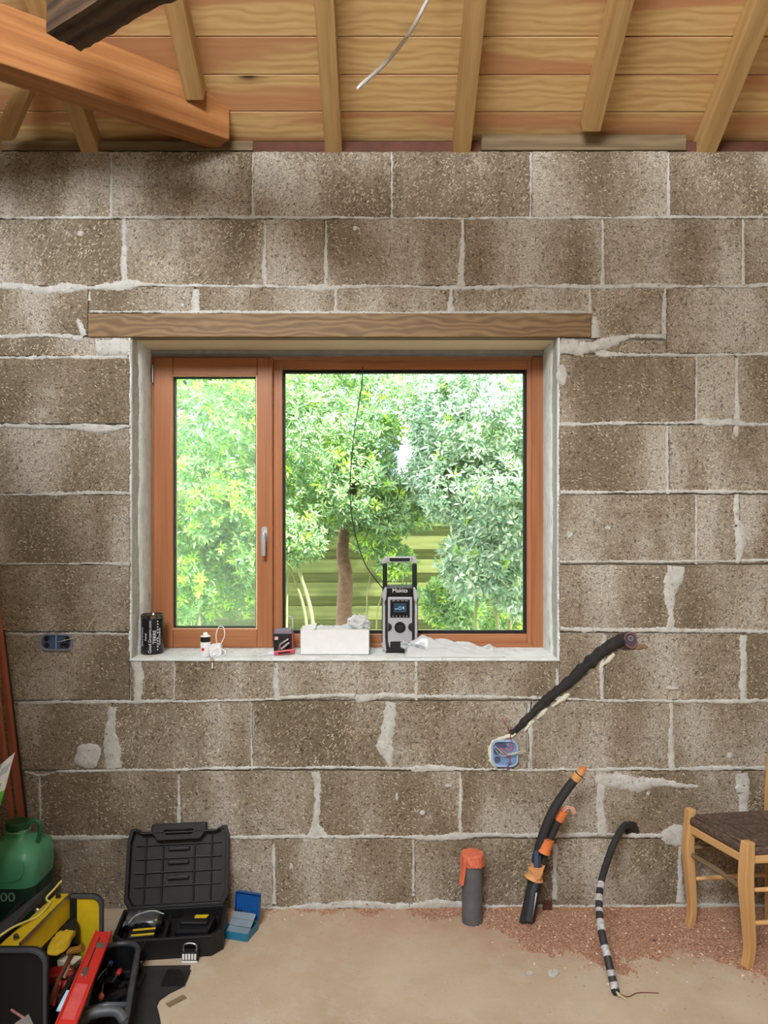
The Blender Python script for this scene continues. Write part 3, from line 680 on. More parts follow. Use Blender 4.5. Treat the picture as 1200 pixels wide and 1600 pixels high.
def rosette(mb, c, ax, n, L, W, young=.06):
    ax = ax.normalized(); a = ax.orthogonal().normalized(); b = ax.cross(a); ph = random.random() * 6.3
    mb.mat = 1 if random.random() < young else 0
    for k in range(n):
        th = ph + k * 2.4; el = random.uniform(.15, .95); rad = a * math.cos(th) + b * math.sin(th)
        d = (rad * math.cos(el) + ax * math.sin(el)).normalized(); nr = (ax * math.cos(el) - rad * math.sin(el)).normalized()
        s = random.uniform(.7, 1.15); leaf(mb, c + ax * random.uniform(-.03, .01) + d * .006, d, nr, L * s, W * s)
    mb.mat = 0
def shrub(label, lobes, mats, stems, n, L=.044, W=.012, stem_mat=None, base=None, young=.06, cat='shrub', group=None):
    """lobes: (x,y,z,rx,ry,rz,weight)"""
    root = thing('garden_shrub', base, label, cat, group)
    mb = MB(); tw = sum(l[6] for l in lobes)
    for x, y, z, rx_, ry_, rz_, w in lobes:
        for _ in range(int(n * 5.2 * w / tw)):
            v = Vector([random.gauss(0, 1) for _ in range(3)]).normalized(); q = random.uniform(.35, 1) ** .5
            c = Vector((x + v.x * rx_ * q, y + v.y * ry_ * q, z + v.z * rz_ * q))
            if c.z < .05 or c.y < .85: continue
            ax = (v + Vector((0, -.45, .55)) + Vector([random.gauss(0, .35) for _ in range(3)]))
            rosette(mb, c, ax, random.randint(7, 10), L, W, young)
    mb.build('foliage', mats, root)
    for st in stems:
        pts = spline(st[0], 6); r0 = st[1]; k = len(pts)
        MB().tube(pts, [r0 * (1 - .55 * i / k) * (1 if i < k * .6 else max(.12, 1 - (i - k * .6) / (k * .4))) for i in range(k)], 8).build('stem', stem_mat or STEM, root, smooth=True)
    return root
random.seed(42)
def q(px, py, y): return P(px, py, y)
def Lb(px, py, y, rx_, ry_, rz_, w): p = q(px, py, y); return (p.x, p.y, p.z, rx_, ry_, rz_, w)
shrub('bright green bushy shrub filling the left window sash', [Lb(330, 640, 1.7, .42, .35, .42, 3), Lb(300, 780, 1.6, .38, .3, .36, 3), Lb(280, 900, 1.6, .20, .25, .32, 1), Lb(420, 560, 1.9, .4, .3, .5, 2), Lb(150, 700, 1.7, .45, .4, .7, 2), Lb(375, 840, 1.7, .20, .2, .30, 1.6), Lb(330, 920, 1.8, .3, .2, .2, 1.2)],
      [GRN, YEL], [([q(308, 1010, 1.6), q(312, 960, 1.6), q(315, 900, 1.6), q(330, 800, 1.65), q(340, 700, 1.7)], .012), ([q(308, 1010, 1.6) + Vector((0, 0, -.9)), q(308, 1010, 1.6)], .014)], 620, base=(q(308, 1010, 1.6).x, 1.6, -.05), young=.16)
shrub('mid green shrub with thin pale stems left of the brown trunk', [Lb(480, 690, 1.9, .34, .35, .42, 3), Lb(460, 830, 1.8, .24, .25, .2, 1.4), Lb(560, 620, 2.1, .42, .35, .42, 2.2), Lb(560, 770, 1.9, .34, .25, .22, 2.2), Lb(610, 800, 1.9, .22, .2, .14, 1.2), Lb(590, 700, 2.0, .12, .2, .25, .8)],
      [GRN2, YEL], [([q(500, 1200, 1.7), q(490, 985, 1.7), q(470, 900, 1.75), q(455, 850, 1.8), q(450, 740, 1.9)], .014), ([q(492, 1190, 1.75), q(480, 985, 1.75), q(462, 910, 1.8), q(440, 860, 1.8)], .011), ([q(445, 1150, 1.7), q(448, 985, 1.7), q(450, 900, 1.75), q(460, 800, 1.8)], .008)], 560, base=(q(495, 1000, 1.7).x, 1.7, -.05))
shrub('tree with brown flaky bark trunk in the middle of the window', [Lb(690, 640, 2.2, .22, .3, .44, 2), Lb(640, 790, 2.1, .34, .25, .16, 1.6), Lb(560, 560, 2.3, .5, .3, .4, 2)],
      [GRN2, YEL], [([q(537, 1240, 2.0), q(537, 985, 2.0), q(540, 900, 2.0), q(536, 850, 2.05), q(560, 740, 2.1), q(600, 700, 2.2)], .056)], 260, stem_mat=BARK, base=(q(537, 1000, 2.0).x, 2.0, -.05), cat='tree')
shrub('slender shrub with yellowish young tips behind the radio', [Lb(620, 880, 1.9, .12, .15, .10, 1), Lb(590, 840, 1.95, .16, .15, .12, 1), Lb(640, 930, 1.9, .08, .1, .06, .4)],
      [GRN2, YEL], [([q(578, 1200, 1.9), q(574, 985, 1.9), q(575, 920, 1.9), q(590, 850, 1.95)], .007), ([q(590, 1200, 1.9), q(588, 985, 1.9), q(596, 930, 1.9), q(610, 870, 1.9)], .006)], 75, base=(q(578, 1000, 1.9).x, 1.9, -.05), young=.3)
shrub('tall glossy shrub with pale lit leaves at the right of the window', [Lb(770, 650, 1.6, .40, .3, .42, 4), Lb(790, 800, 1.45, .28, .28, .32, 4), Lb(720, 760, 1.6, .24, .25, .24, 2), Lb(900, 700, 1.6, .4, .35, .7, 3), Lb(740, 880, 1.45, .20, .2, .2, 1.6), Lb(690, 650, 1.8, .2, .2, .36, 2.2), Lb(668, 740, 1.8, .14, .15, .18, 1.0), Lb(810, 920, 1.5, .14, .2, .16, .8)],
      [GRN3, YEL], [([q(735, 1180, 1.55), q(742, 985, 1.55), q(748, 900, 1.55), q(760, 800, 1.6)], .012), ([q(790, 1180, 1.6), q(778, 985, 1.6), q(770, 920, 1.6), q(775, 800, 1.6)], .014), ([q(800, 1180, 1.65), q(796, 985, 1.65), q(800, 900, 1.65), q(815, 800, 1.6)], .016)], 780, L=.047, W=.013, base=(q(780, 1000, 1.6).x, 1.6, -.05), young=.02)
shrub('leafy shrub low against the fence at the right corner of the glass', [Lb(690, 940, 2.1, .12, .15, .16, 1), Lb(720, 960, 2.0, .14, .15, .14, 1), Lb(800, 960, 2.2, .25, .2, .25, 1)], [GRN2, YEL],
      [([q(720, 1150, 2.0), q(722, 985, 2.0), q(715, 930, 2.0)], .006)], 150, base=(q(720, 1000, 2.0).x, 2.0, -.05), young=.1)
shrub('broad evergreen shrub standing beyond the fence', [(-1.6, 3.6, 1.9, .8, .4, 1.0, 3), (-.6, 3.7, 1.7, .5, .35, .45, 1.2), (1.9, 3.5, 2.2, .9, .4, 1.2, 3), (.95, 3.6, 1.75, .4, .35, .4, 1.2), (-.9, 3.6, 2.9, .7, .35, .5, 1)], [GRN2, YEL],
      [([(-1.4, 3.5, 0), (-1.4, 3.5, 1), (-1.5, 3.6, 2.0)], .04), ([(1.7, 3.5, 0), (1.7, 3.5, 1), (1.8, 3.5, 2.2)], .04)], 620, L=.10, W=.032, base=(0, 3.5, -.05))

# ================================================================== ON THE WINDOW SILL
ZS = .9125
# -- radio
rc = Vector(((625 - 600) / 1200 * 2.905, .10, ZS))
rad = thing('jobsite_radio', (rc.x, .16, ZS), 'tall black and silver work radio with a raised carrying handle, standing on the sill', 'radio')
RW, RH = .138, .250
def rp(x, z, y=0): return Vector((rc.x + x, rc.y + y, rc.z + z))
def fz_(poly, h, y, mb): return mb.prism(poly, h, T((rc.x, rc.y + y, rc.z)) @ FACE)
ch = .022
octa = [(-.069, .03), (-.052, 0), (.052, 0), (.069, .03), (.069, RH - .035), (.055, RH), (-.055, RH), (-.069, RH - .035)]
m = MB(); fz_(octa, .10, .115, m); m.build('body', BLACK, rad, bevel=.004)
for s_ in (-1, 1): m = MB(); fz_([(s_ * .066, .03), (s_ * .056, .03), (s_ * .056, RH - .04), (s_ * .066, RH - .04)][::s_], .006, .016, m); m.build("side_strip", SILVER, rad, bevel=.001)
m = MB(); fz_([(-.046, .045), (-.040, .022), (-.037, .022), (-.036, .044), (.036, .044), (.037, .022), (.040, .022), (.046, .045), (.046, .212), (-.046, .212)], .010, .016, m)
m.build('front_panel', SILVER, rad, bevel=.002)
m = MB(); fz_([(-.052, RH - .03), (.052, RH - .03), (.049, RH - .002), (-.049, RH - .002)], .008, .014, m); lb = m.build('logo_band', BLACKS, rad, bevel=.002)
text('lettering', 'Makita', .021, T(rp(0, RH - .0135, .0055)) @ FACE, WHITE, lb, sx=1.05)
m = MB(); fz_([(-.037, .135), (.037, .135), (.037, .203), (-.037, .203)], .003, .006, m); ds = m.build('display', BLACKS, rad, bevel=.001)
m = MB(); fz_(rrect(.048, .034, .002, 2, 0, .172), .0012, .0035, m); sc = m.build('screen', SCREEN, ds)
BG = plain('button_grey', (150, 156, 160), .5)
for x in (-.026, -.0135, 0, .0135, .026): m = MB(); fz_(rrect(.0035, .004, .001, 2, x, .1405), .0012, .003, m); m.build('button', BG, ds)
for x in (-.024, -.008, .009, .024): m = MB(); fz_(rrect(.010, .0022, .0005, 2, x, .1985), .0012, .003, m); m.build('button', BG, ds)
m = MB(); fz_([(x, z) for x, z in rrect(.012, .003, .001, 2, -.014, .168)], .001, .003, m); fz_(rrect(.006, .010, .001, 2, .013, .172), .001, .003, m)
Mk = T((rc.x, rc.y + .0032, rc.z + .171)) @ FACE; m.ring([(.0065 * math.cos(a * .524), .0065 * math.sin(a * .524)) for a in range(12)], [(.0045 * math.cos(a * .524), .0045 * math.sin(a * .524)) for a in range(12)], .001, Mk)
m.build('screen_marks', plain('lcd_pale', (150, 196, 220), .4), sc)
m = MB(); m.lathe([(.021, 0), (.021, .004), (.0195, .006), (.016, .006), (.015, .003), (.0135, .003), (.013, .014), (.0115, .016), (0, .0165)], 36, T(rp(0, .098, .006)) @ FACE)
m.build('dial', BLACK, rad, smooth=True, auto=35)
for s_ in (-1, 1): m = MB(); fz_([(s_ * .045, .116), (s_ * .045, .082), (s_ * .034, .089), (s_ * .030, .099), (s_ * .034, .109)][::-s_], .004, .006, m); m.build('side_button', BLACKM, rad)
m = MB(); fz_([(-.035, .006), (.035, .006), (.037, .042), (-.037, .042)], .005, .0145, m); m.build('base_grille', BLACKM, rad)
for s_ in (-1, 1):
    m = MB(); fz_([(s_ * .071, .034), (s_ * .056, .058), (s_ * .051, .012), (s_ * .054, -.0)][::-s_], .014, .014, m); m.build('corner_guard', SILVER, rad, bevel=.003)
    m = MB(); fz_([(s_ * .071, RH - .03), (s_ * .057, RH), (s_ * .049, RH - .002), (s_ * .052, RH - .045), (s_ * .060, RH - .062)][::s_], .016, .014, m); m.build('corner_guard', SILVER, rad, bevel=.003)
h0 = MB().b2(rp(-.066, RH - .03, .05), rp(-.048, .335, .075)).build('handle', BLACKM, rad, bevel=.004)
MB().b2(rp(.066, RH - .03, .05), rp(.048, .335, .075)).build('handle_post', BLACKM, h0, bevel=.004)
m = MB(); fz_([(-.046, .340), (.046, .340), (.046, .362), (-.046, .362)], .028, .078, m); m.build('grip', SILVER, h0, bevel=.003)
m = MB(); fz_([(-.038, .344), (.038, .344), (.040, .358), (-.040, .358)], .004, .053, m); m.build('grip_pad', BLACKM, h0, bevel=.001)
for s_ in (-1, 1):
    m = MB(); fz_([(s_ * .070, .335), (s_ * .050, .337), (s_ * .045, .363), (s_ * .056, .363), (s_ * .070, .347)][::s_], .032, .080, m); m.build('handle_corner', SILVER, h0, bevel=.003)
for s_ in (-1, 1): MB().box(rp(s_ * .04, -.0005, .06), (.02, .08, .006)).build('foot', BLACKM, rad)
# antenna wire from window head to the radio
an = thing('antenna_wire', P(566, 578, .225), 'thin black wire hanging from the window head in a curve down to the radio', 'wire')
MB().tube(spline([P(567, 574, .225), P(564, 610, .215), P(553, 680, .20), P(547, 760, .19), P(552, 820, .185), P(570, 880, .18), P(600, 922, .178)], 8), .0021, 8).build('lead', BLACK, an, smooth=True)

# -- white box with plastic wrap
bx = thing('cardboard_box', (P(523, 1000, .13).x, .13, ZS), 'open white cardboard box standing on the sill between black packet and radio', 'box')
x0, x1 = P(469, 0, .078).x, P(577, 0, .078).x
m = MB(); h = .094; t_ = .002; y0, y1 = .078, .185
m.b2((x0, y0, ZS), (x1, y1, ZS + t_)); m.b2((x0, y0, ZS), (x1, y0 + t_, ZS + h)); m.b2((x0, y1 - t_, ZS), (x1, y1, ZS + h - .004)); m.b2((x0, y0, ZS), (x0 + t_, y1, ZS + h)); m.b2((x1 - t_, y0, ZS), (x1, y1, ZS + h))
m.build('tray', WHITEC, bx)
m = MB(); m.bar((x0 + .012, y1, ZS + h - .004), (x0 + .012, y1 - .03, ZS + h + .02), .001, .0001); m.v = []; m.f = []; m.uv = []; m.mi = []
m.box(((x0 + .03), y0 + .04, ZS + h + .002), (.055, .06, .0016), RX(12) @ RY(-14)); m.build('flap', WHITEC, bx)
def crumple(mb, c, rx_, ry_, rz_, n=18, seed=0, amp=.35):
    def f(u, v):
        th = u * 2 * math.pi; ph = (v - .5) * math.pi; d = Vector((math.cos(th) * math.cos(ph), math.sin(th) * math.cos(ph), math.sin(ph)))
        q_ = 1 + amp * noise.noise(d * 2.2 + Vector((seed, 0, 0))) + amp * .9 * abs(noise.noise(d * 5 + Vector((0, seed, 0)))) - amp * .2
        return Vector(c) + Vector((d.x * rx_, d.y * ry_, d.z * rz_)) * q_
    mb.grid(f, n * 2, n)
pw = thing('plastic_wrapping', (x1 - .05, .13, ZS + .06), 'crumpled clear plastic wrapping stuffed in the open white box', 'packaging')
m = MB(); crumple(m, (x1 - .045, .13, ZS + h + .012), .040, .034, .032, 16, 3, .5); crumple(m, (x1 - .10, .13, ZS + h - .012), .05, .036, .02, 14, 8, .5); crumple(m, ((x0 + x1) / 2 - .04, .13, ZS + h - .014), .05, .036, .018, 14, 5, .5)
m.build('wrap', WRAP, pw)

# -- plastic film on the sill
pf = MB(); xa, xb = P(632, 0, .1).x, P(785, 0, .1).x; random.seed(4)
def ff(u, v):
    x = xa + (xb - xa) * u; env = (math.sin(min(1, u * 5) * 1.57) * (1 - .75 * u)) * math.sin(v * math.pi) ** .5
    y = .018 + v * .15 + .01 * noise.noise((u * 9, v * 3, 2)); z = ZS + .002 + env * (.030 + .060 * abs(noise.noise((u * 3.2 + v * 2, v * 6, 7))) + .016 * abs(noise.noise((u * 9 - v * 5, v * 13, 4)))) + (.02 * math.exp(-((u - .04) / .04) ** 2) + .016 * math.exp(-((u - .88) / .035) ** 2)) * math.sin(v * math.pi)
    return (x, y, max(z, ZS + .001))
pf.grid(ff, 90, 26)
tag(pf.build('plastic_film', WRAP, smooth=True), 'crumpled translucent white plastic film spread on the sill beside the radio', 'packaging')
m = MB()
def f2(u, v): return P(626 + 42 * u, 1006 + 12 * u + (6 + 6 * u) * (v - .5) * 2 * (1 - .5 * u) , .055 + .02 * noise.noise((u * 8, v * 5, 0))) + Vector((0, 0, .004 * noise.noise((u * 12, v * 9, 3))))
m.grid(f2, 14, 8); tag(m.build('foil_scrap', FILM, solid=.0008), 'small clear plastic scrap leaning on the foot of the radio', 'packaging')

# -- black printed can
cc_ = Vector((P(238, 0, .113).x, .113, ZS)); cr = .0425; chh = .148
can = thing('printed_can', cc_, 'tall black tin can covered in white lettering, in the left corner of the sill', 'can')
m = MB(); m.lathe([(cr - .002, 0), (cr, .003), (cr, chh - .014), (cr - .001, chh - .012)], 40, T(cc_)); m.build('can_body', BLACKS, can, smooth=True, auto=40)
m = MB(); m.lathe([(cr + .0006, chh - .014), (cr + .0012, chh - .012), (cr + .0012, chh - .001), (cr, chh), (cr - .004, chh), (cr - .005, chh - .004), (0, chh - .004)], 40, T(cc_)); m.build('lid', plain('dark_chrome', (120, 112, 106), .18, 1, .05), can, smooth=True, auto=40)
random.seed(9)
prnt = plain('white_print', (222, 226, 230), .5)
def on_can(me_o):
    me = me_o.data
    for v in me.vertices:
        s_, z_, d_ = v.co.x, v.co.y, v.co.z; a_ = s_ / cr - math.pi / 2; rr_ = cr + .0003 + d_
        v.co = (rr_ * math.cos(a_), rr_ * math.sin(a_), z_)
for s_, txt, sz in ((-.047, '\u25c6 \u25c6 \u25c6 \u25c6 \u25c6', .012), (-.030, 'Good Dreams', .012), (-.013, 'Food', .013), (.004, 'Good Dreams.com', .0155), (.021, 'TERRE', .018), (.040, 'Good Dreams', .011)):
    if txt.startswith('\u25c6'):
        mb = MB()
        for k in range(9): mb.prism([(s_ - .004, .014 + k * .0125), (s_ + .004, .014 + k * .0125), (s_ + .004 * random.random(), .022 + k * .0125), (s_ - .003, .021 + k * .0125)], .0003)
        mb.v = [tuple(Vector(v) + cc_) for v in mb.v]; o_ = mb.build('printing', prnt, can)
    else:
        o_ = text('printing', txt, sz, T(cc_) @ T((s_, .066, 0)) @ RZ(90), prnt, can, ext=.0002)
    bm = bmesh.new(); bm.from_mesh(o_.data); bmesh.ops.subdivide_edges(bm, edges=[e for e in bm.edges if e.calc_length() > .004], cuts=2); bm.to_mesh(o_.data); bm.free()
    on_can(o_)
mb = MB()
for k in range(11): # small ornament blocks between the lines of print
    z_ = .016 + k * .0105
    if random.random() < .8: mb.prism([(.0305, z_), (.0345, z_), (.0345, z_ + .005 * random.uniform(.6, 1.2)), (.0305, z_ + .006)], .0003)
mb.v = [tuple(Vector(v) + cc_) for v in mb.v]; o_ = mb.build('ornaments', prnt, can); on_can(o_)

# -- small bottle
bc = P(321, 0, .045); bc = Vector((bc.x, .045, ZS)); bot = thing('small_bottle', bc, 'small white bottle with a red mark and a black cap on the sill', 'bottle')
m = MB(); m.lathe([(.017, 0), (.0185, .002), (.0185, .052), (.0175, .054)], 28, T(bc)); m.build('bottle_body', WHITE, bot, smooth=True, auto=40)
m = MB(); m.lathe([(.0180, .054), (.0180, .072), (.0165, .073)], 28, T(bc)); m.build('neck', BLACK, bot, smooth=True, auto=40)
m = MB(); m.lathe([(.0185, .073), (.0185, .075), (.010, .079), (.008, .086), (.004, .089), (0, .089)], 28, T(bc)); m.build('cap', WHITE, bot, smooth=True, auto=40)
m = MB(); m.lathe([(.006, 0), (.006, .001)], 16, T(bc + Vector((-.005, -.0180, .028))) @ FACE); m.build('red_mark', plain('red_mark', (196, 40, 44), .5), bot)
# -- charger with cable
c0 = Vector((P(340, 0, .07).x, .07, ZS)); chg = thing('phone_charger', c0, 'white plug charger with a looped white cable, beside the small bottle', 'charger')
m = MB(); m.prism(rrect(.044, .045, .010, 4), .03, T(c0 + Vector((0, -.012, .024))) @ FACE @ RZ(8)); m.build('plug_body', WHITE, chg, bevel=.002)
MB().tube(spline([c0 + Vector(v) for v in ((-.004, .006, .038), (-.008, .012, .075), (.003, .014, .104), (.020, .012, .100), (.024, .008, .070), (.012, .002, .040), (.02, -.03, .03), (.036, -.035, .020), (.03, -.04, .006), (.006, -.052, .002), (-.01, -.066, .004))], 8), .0018, 8).build('cable', WHITE, chg, smooth=True)
m = MB(); m.tube([c0 + Vector((-.012, -.045, .006)), c0 + Vector((.014, -.03, .012))], .0055, 8); m.build('connector', WHITE, chg, smooth=True, auto=40)
# -- key hanging over the sill edge
k0 = P(331, 1020, -.010); ky = thing('key', k0, 'small pale key tag hanging over the front edge of the sill', 'key')
m = MB(); m.prism(rrect(.012, .016, .003, 3, 0, .010), .003, T(P(331, 1034, -.012)) @ FACE); m.build('bow', plain('key_beige', (176, 160, 140), .4), ky)
m = MB(); m.prism(rrect(.0055, .022, .001, 2, 0, -.008), .002, T(P(332, 1036, -.012)) @ FACE); m.build('blade', plain('key_pale', (206, 200, 190), .4), ky)
MB().tube(spline([P(331, 1023, -.012), P(333, 1017, -.014), P(342, 1013, .03)], 5), .0012, 6).build('cord', WHITE, ky)
# -- black packet and red knife
p0 = Vector((P(442, 0, .12).x, .12, ZS)); pk = thing('black_carton', p0, 'small black carton with a pale top on the sill left of the white box', 'box')
m = MB(); m.box(p0 + Vector((0, .02, .036)), (.068, .05, .072), RZ(0)); m.build('carton', BLACK, pk, bevel=.001)
m = MB(); m.prism([(-.036, 0), (.036, 0), (.030, .016), (-.028, .016)], .046, T(p0 + Vector((0, .044, .072))) @ FACE); m.build('top_flap', plain('mauve_grey', (128, 118, 132), .5), pk, bevel=.001)
m = MB(); m.prism(rrect(.013, .012, .001, 2, -.024, .055), .0008, T(p0 + Vector((0, -.005, 0))) @ FACE); m.build('label', plain('pinkish_label', (214, 178, 190), .5), pk)
m = MB(); m.b2(p0 + Vector((.0345, -.004, .004)), p0 + Vector((.0375, .045, .070))); m.build('side_panel', PINKW, pk)
gl = thing('multi_tool', p0 + Vector((.012, -.02, .01)), 'small grey folding tool leaning on the black carton', 'tool')
m = MB(); m.tube([p0 + Vector((-.012, -.022, .012)), p0 + Vector((-.008, -.020, .034)), p0 + Vector((.022, -.012, .054))], [.006, .008, .006], 8, sx=1, sy=.7); m.tube([p0 + Vector((-.004, -.02, .016)), p0 + Vector((.026, -.014, .040))], [.006, .0055], 8)
m.build('handle', plain('grey_brown_tool', (120, 108, 108), .4, .3), gl, smooth=True, auto=40)
kn = thing('utility_knife', p0 + Vector((0, -.04, 0)), 'red-handled cutter lying in front of the black carton', 'knife')
m = MB(); m.box(p0 + Vector((.012, -.045, .010)), (.078, .014, .016), RY(-7)); m.build('handle', PINKW, kn, bevel=.003)
m = MB(); m.box(p0 + Vector((.012, -.0525, .009)), (.045, .001, .006), RY(-7)); m.build('slider', BLACKM, kn)
m = MB(); m.prism([(-.058, .004), (-.026, 0), (-.026, .014), (-.046, .012)], .002, T(p0 + Vector((0, -.044, 0))) @ FACE); m.build('blade', plain('pale_blade', (214, 226, 234), .3, .2), kn)
# -- thin bracket behind
b0 = P(457, 0, .19); br = MB(); br.bar((b0.x, .19, ZS), (b0.x, .19, ZS + .125), .006, .003, (0, 1, 0)); br.bar((b0.x + .002, .19, ZS + .125), (b0.x - .022, .19, ZS + .130), .010, .003); br.box((b0.x, .18, ZS + .001), (.010, .03, .002))
tag(br.build('metal_bracket', plain('pale_metal', (196, 206, 206), .35, .4)), 'thin upright pale metal bracket between the carton and the white box', 'bracket')
random.seed(12)
sl_ = MB()
for k in range(3): sl_.bar((P(405 + k * 4, 0, .05).x, .04 + k * .012, ZS + .002), (P(420 + k * 3, 0, .05).x, .055 + k * .01, ZS + .003), .003, .0015)
tag(sl_.build('wood_sliver', WHITE), 'pale thin sliver lying on the sill left of the knife', 'offcut')

# ================================================================== ON THE BLOCK WALL
def wire(name, pts, r, mat, parent=None, n=8):
    o = MB().tube(spline(pts, 6), r, n).build(name, mat, parent, smooth=True); return o
# left double box
jb = thing('double_junction_box', P(89, 1003, 0), 'blue double wall box with loose wires, left of the window', 'electrical box')
Ml = T(P(89, 1003, 0)) @ FACE
m = MB(); m.ring(rrect(.118, .062, .022, 6), rrect(.106, .050, .017, 6), .010, Ml, 0); m.build('rim', plain('grey_blue_rim', (124, 132, 150), .5), jb, bevel=.001)
m = MB(); m.prism(rrect(.108, .052, .017, 6), .002, Ml, .0005); m.build('back_plate', BLUED, jb)
m = MB(); m.b2(P(89, 1003, 0) + Vector((-.002, -.009, -.025)), P(89, 1003, 0) + Vector((.002, -.002, .025)))
m.build('divider', BLUEB, jb)
for dx, dz in ((-.036, .012), (-.036, -.012), (.022, -.012), (.040, .010), (.036, -.012)): MB().lathe([(.0095, .002), (.0095, .004), (.007, .004), (.006, .003), (0, .003)], 14, T(P(89, 1003, 0) + Vector((dx, 0, dz))) @ FACE).build('knockout', BLACKM, jb)
wire('wire', [P(100, 1000, -.004), P(112, 998, -.02), P(124, 992, -.03), P(135, 984, -.03), P(141, 975, -.026), P(150, 962, -.02)], .0012, WIREY, jb)
wire('wire', [P(88, 1003, -.004), P(100, 1001, -.014), P(113, 997, -.018), P(120, 994, -.012)], .0012, WIREG, jb)
wire('wire', [P(95, 1008, -.004), P(103, 1013, -.012), P(108, 1012, -.008)], .0012, WIREB, jb)
m = thing('loose_wire_end', P(90, 1045, -.004), 'thin pale wire curling down the wall under the double box', 'wire')
wire('strand', [P(86, 1026, -.002), P(76, 1035, -.004), P(88, 1049, -.006), P(98, 1056, -.006), P(100, 1052, -.005), P(96, 1050, -.004)], .0012, WIREG, m)
# right square box
q0 = P(788, 1176, 0)
jb = thing('square_junction_box', q0, 'blue square wall box with coloured wires, at the lower end of the black conduit', 'electrical box')
Ml = T(q0) @ FACE
m = MB(); m.ring(rrect(.098, .098, .026, 6), rrect(.084, .084, .020, 6), .014, Ml, -.002); m.build('rim', plain('pale_blue_rim', (150, 174, 206), .45), jb, bevel=.001)
m = MB(); m.prism(rrect(.086, .086, .02, 6), .003, Ml, -.001); m.build('back_plate', BLUEB, jb)
for dx, dz in ((-.026, -.024), (.0, -.028), (.026, -.026), (-.028, .006), (.024, .026), (-.004, .028), (-.02, .03)): MB().lathe([(.0115, .001), (.0115, .006), (.009, .006), (.008, .003), (0, .003)], 16, T(q0 + Vector((dx, 0, dz))) @ FACE).build('knockout', BLUED if dx < 0 else BLUEB, jb, smooth=True, auto=40)
def qv(dx, dz, y): return q0 + Vector((dx, y, dz))
wire('wire', [qv(-.034, .012, -.004), qv(-.014, -.006, -.016), qv(.02, 0, -.02), qv(.05, .004, -.022), qv(.072, .0, -.018), qv(.090, -.02, -.012), qv(.094, -.044, -.006)], .0016, WIREG, jb)
wire('wire', [qv(-.03, .02, -.004), qv(-.004, 0, -.014), qv(.03, .004, -.02), qv(.06, .012, -.02), qv(.078, .006, -.012)], .0015, WIREY, jb)
wire('wire', [qv(-.02, .03, -.004), qv(-.01, .012, -.02), qv(.01, -.004, -.02), qv(.02, -.024, -.018), qv(.012, -.044, -.014), qv(.016, -.06, -.01)], .0015, PINKW, jb)
wire('wire', [qv(.02, -.01, -.006), qv(.014, -.03, -.02), qv(.008, -.05, -.014), qv(.010, -.066, -.008)], .0015, WIREU, jb)
wire('wire', [qv(.002, .03, -.004), qv(.014, .026, -.014), qv(.026, .04, -.014), qv(.02, .054, -.012), qv(.018, .08, -.02), qv(.004, .108, -.024), qv(-.010, .134, -.02)], .0013, WIRER, jb)
wire('wire', [qv(-.01, .016, -.004), qv(.006, .018, -.018), qv(.022, .012, -.016), qv(.03, .028, -.01)], .0015, PINKW, jb)
bd = MB(); rb2 = Rib(lambda u, v, h: (wx(u / S), -h, wz(v / S))); random.seed(2)
rb2.run([(x * S, y * S, w * S) for x, y, w in ((775, 1200, 5), (768, 1190, 8), (764, 1172, 7), (770, 1160, 7), (785, 1153, 8), (800, 1150, 9), (806, 1146, 6))], h=.010, jag=.003)
rb2.mb.build('plaster_bedding', plain('cream_plaster', (214, 212, 190), .9), jb, smooth=True)
# chased conduit
pts = [P(x, y, d) for x, y, d in ((798, 1146, .004), (812, 1135, .002), (834, 1112, .0), (860, 1088, -.002), (890, 1064, -.001), (915, 1040, .0), (940, 1018, .001), (958, 1006, .0), (972, 998, .002))]
pts = spline(pts, 10); random.seed(6); n_ = len(pts)
cd = thing('wall_conduit', P(880, 1070, 0), 'rough black conduit set diagonally in a chase cut across the blocks', 'conduit')
m = MB(); m.tube([p + Vector((0, 0, .0035 * noise.noise((i * .25, 0, 0)))) for i, p in enumerate(pts)], [(.010 + .012 * min(1, i / n_ * 1.5)) * (1 + .35 * noise.noise((i * .35, 5, 0))) for i in range(n_)], 12, sx=1, sy=1)
m.build('sleeve', plain('chase_black', (38, 37, 36), .85, 0, .35, 60, .8), cd)
CRB = plain('cream_plaster_bits', (206, 204, 184), .9); random.seed(14)
for seg in (((862, 1101, 4), (880, 1086, 9), (888, 1081, 4)), ((936, 1040, 4), (948, 1028, 10), (958, 1018, 5)), ((818, 1140, 3), (829, 1128, 8), (834, 1123, 3)), ((838, 1120, 3), (848, 1110, 8), (854, 1104, 3))):
    r3 = Rib(lambda u, v, h: (wx(u / S), -h, wz(v / S))); r3.run([((x + 1) * S, (y + 3) * S, w * S) for x, y, w in seg], h=.008, jag=.003); r3.mb.build('plaster_bit', CRB, cd, smooth=True)
MB().tube([P(829, 1110, -.006), P(830, 1096, -.010)], .002, 6).build('tie', BLACKM, cd)
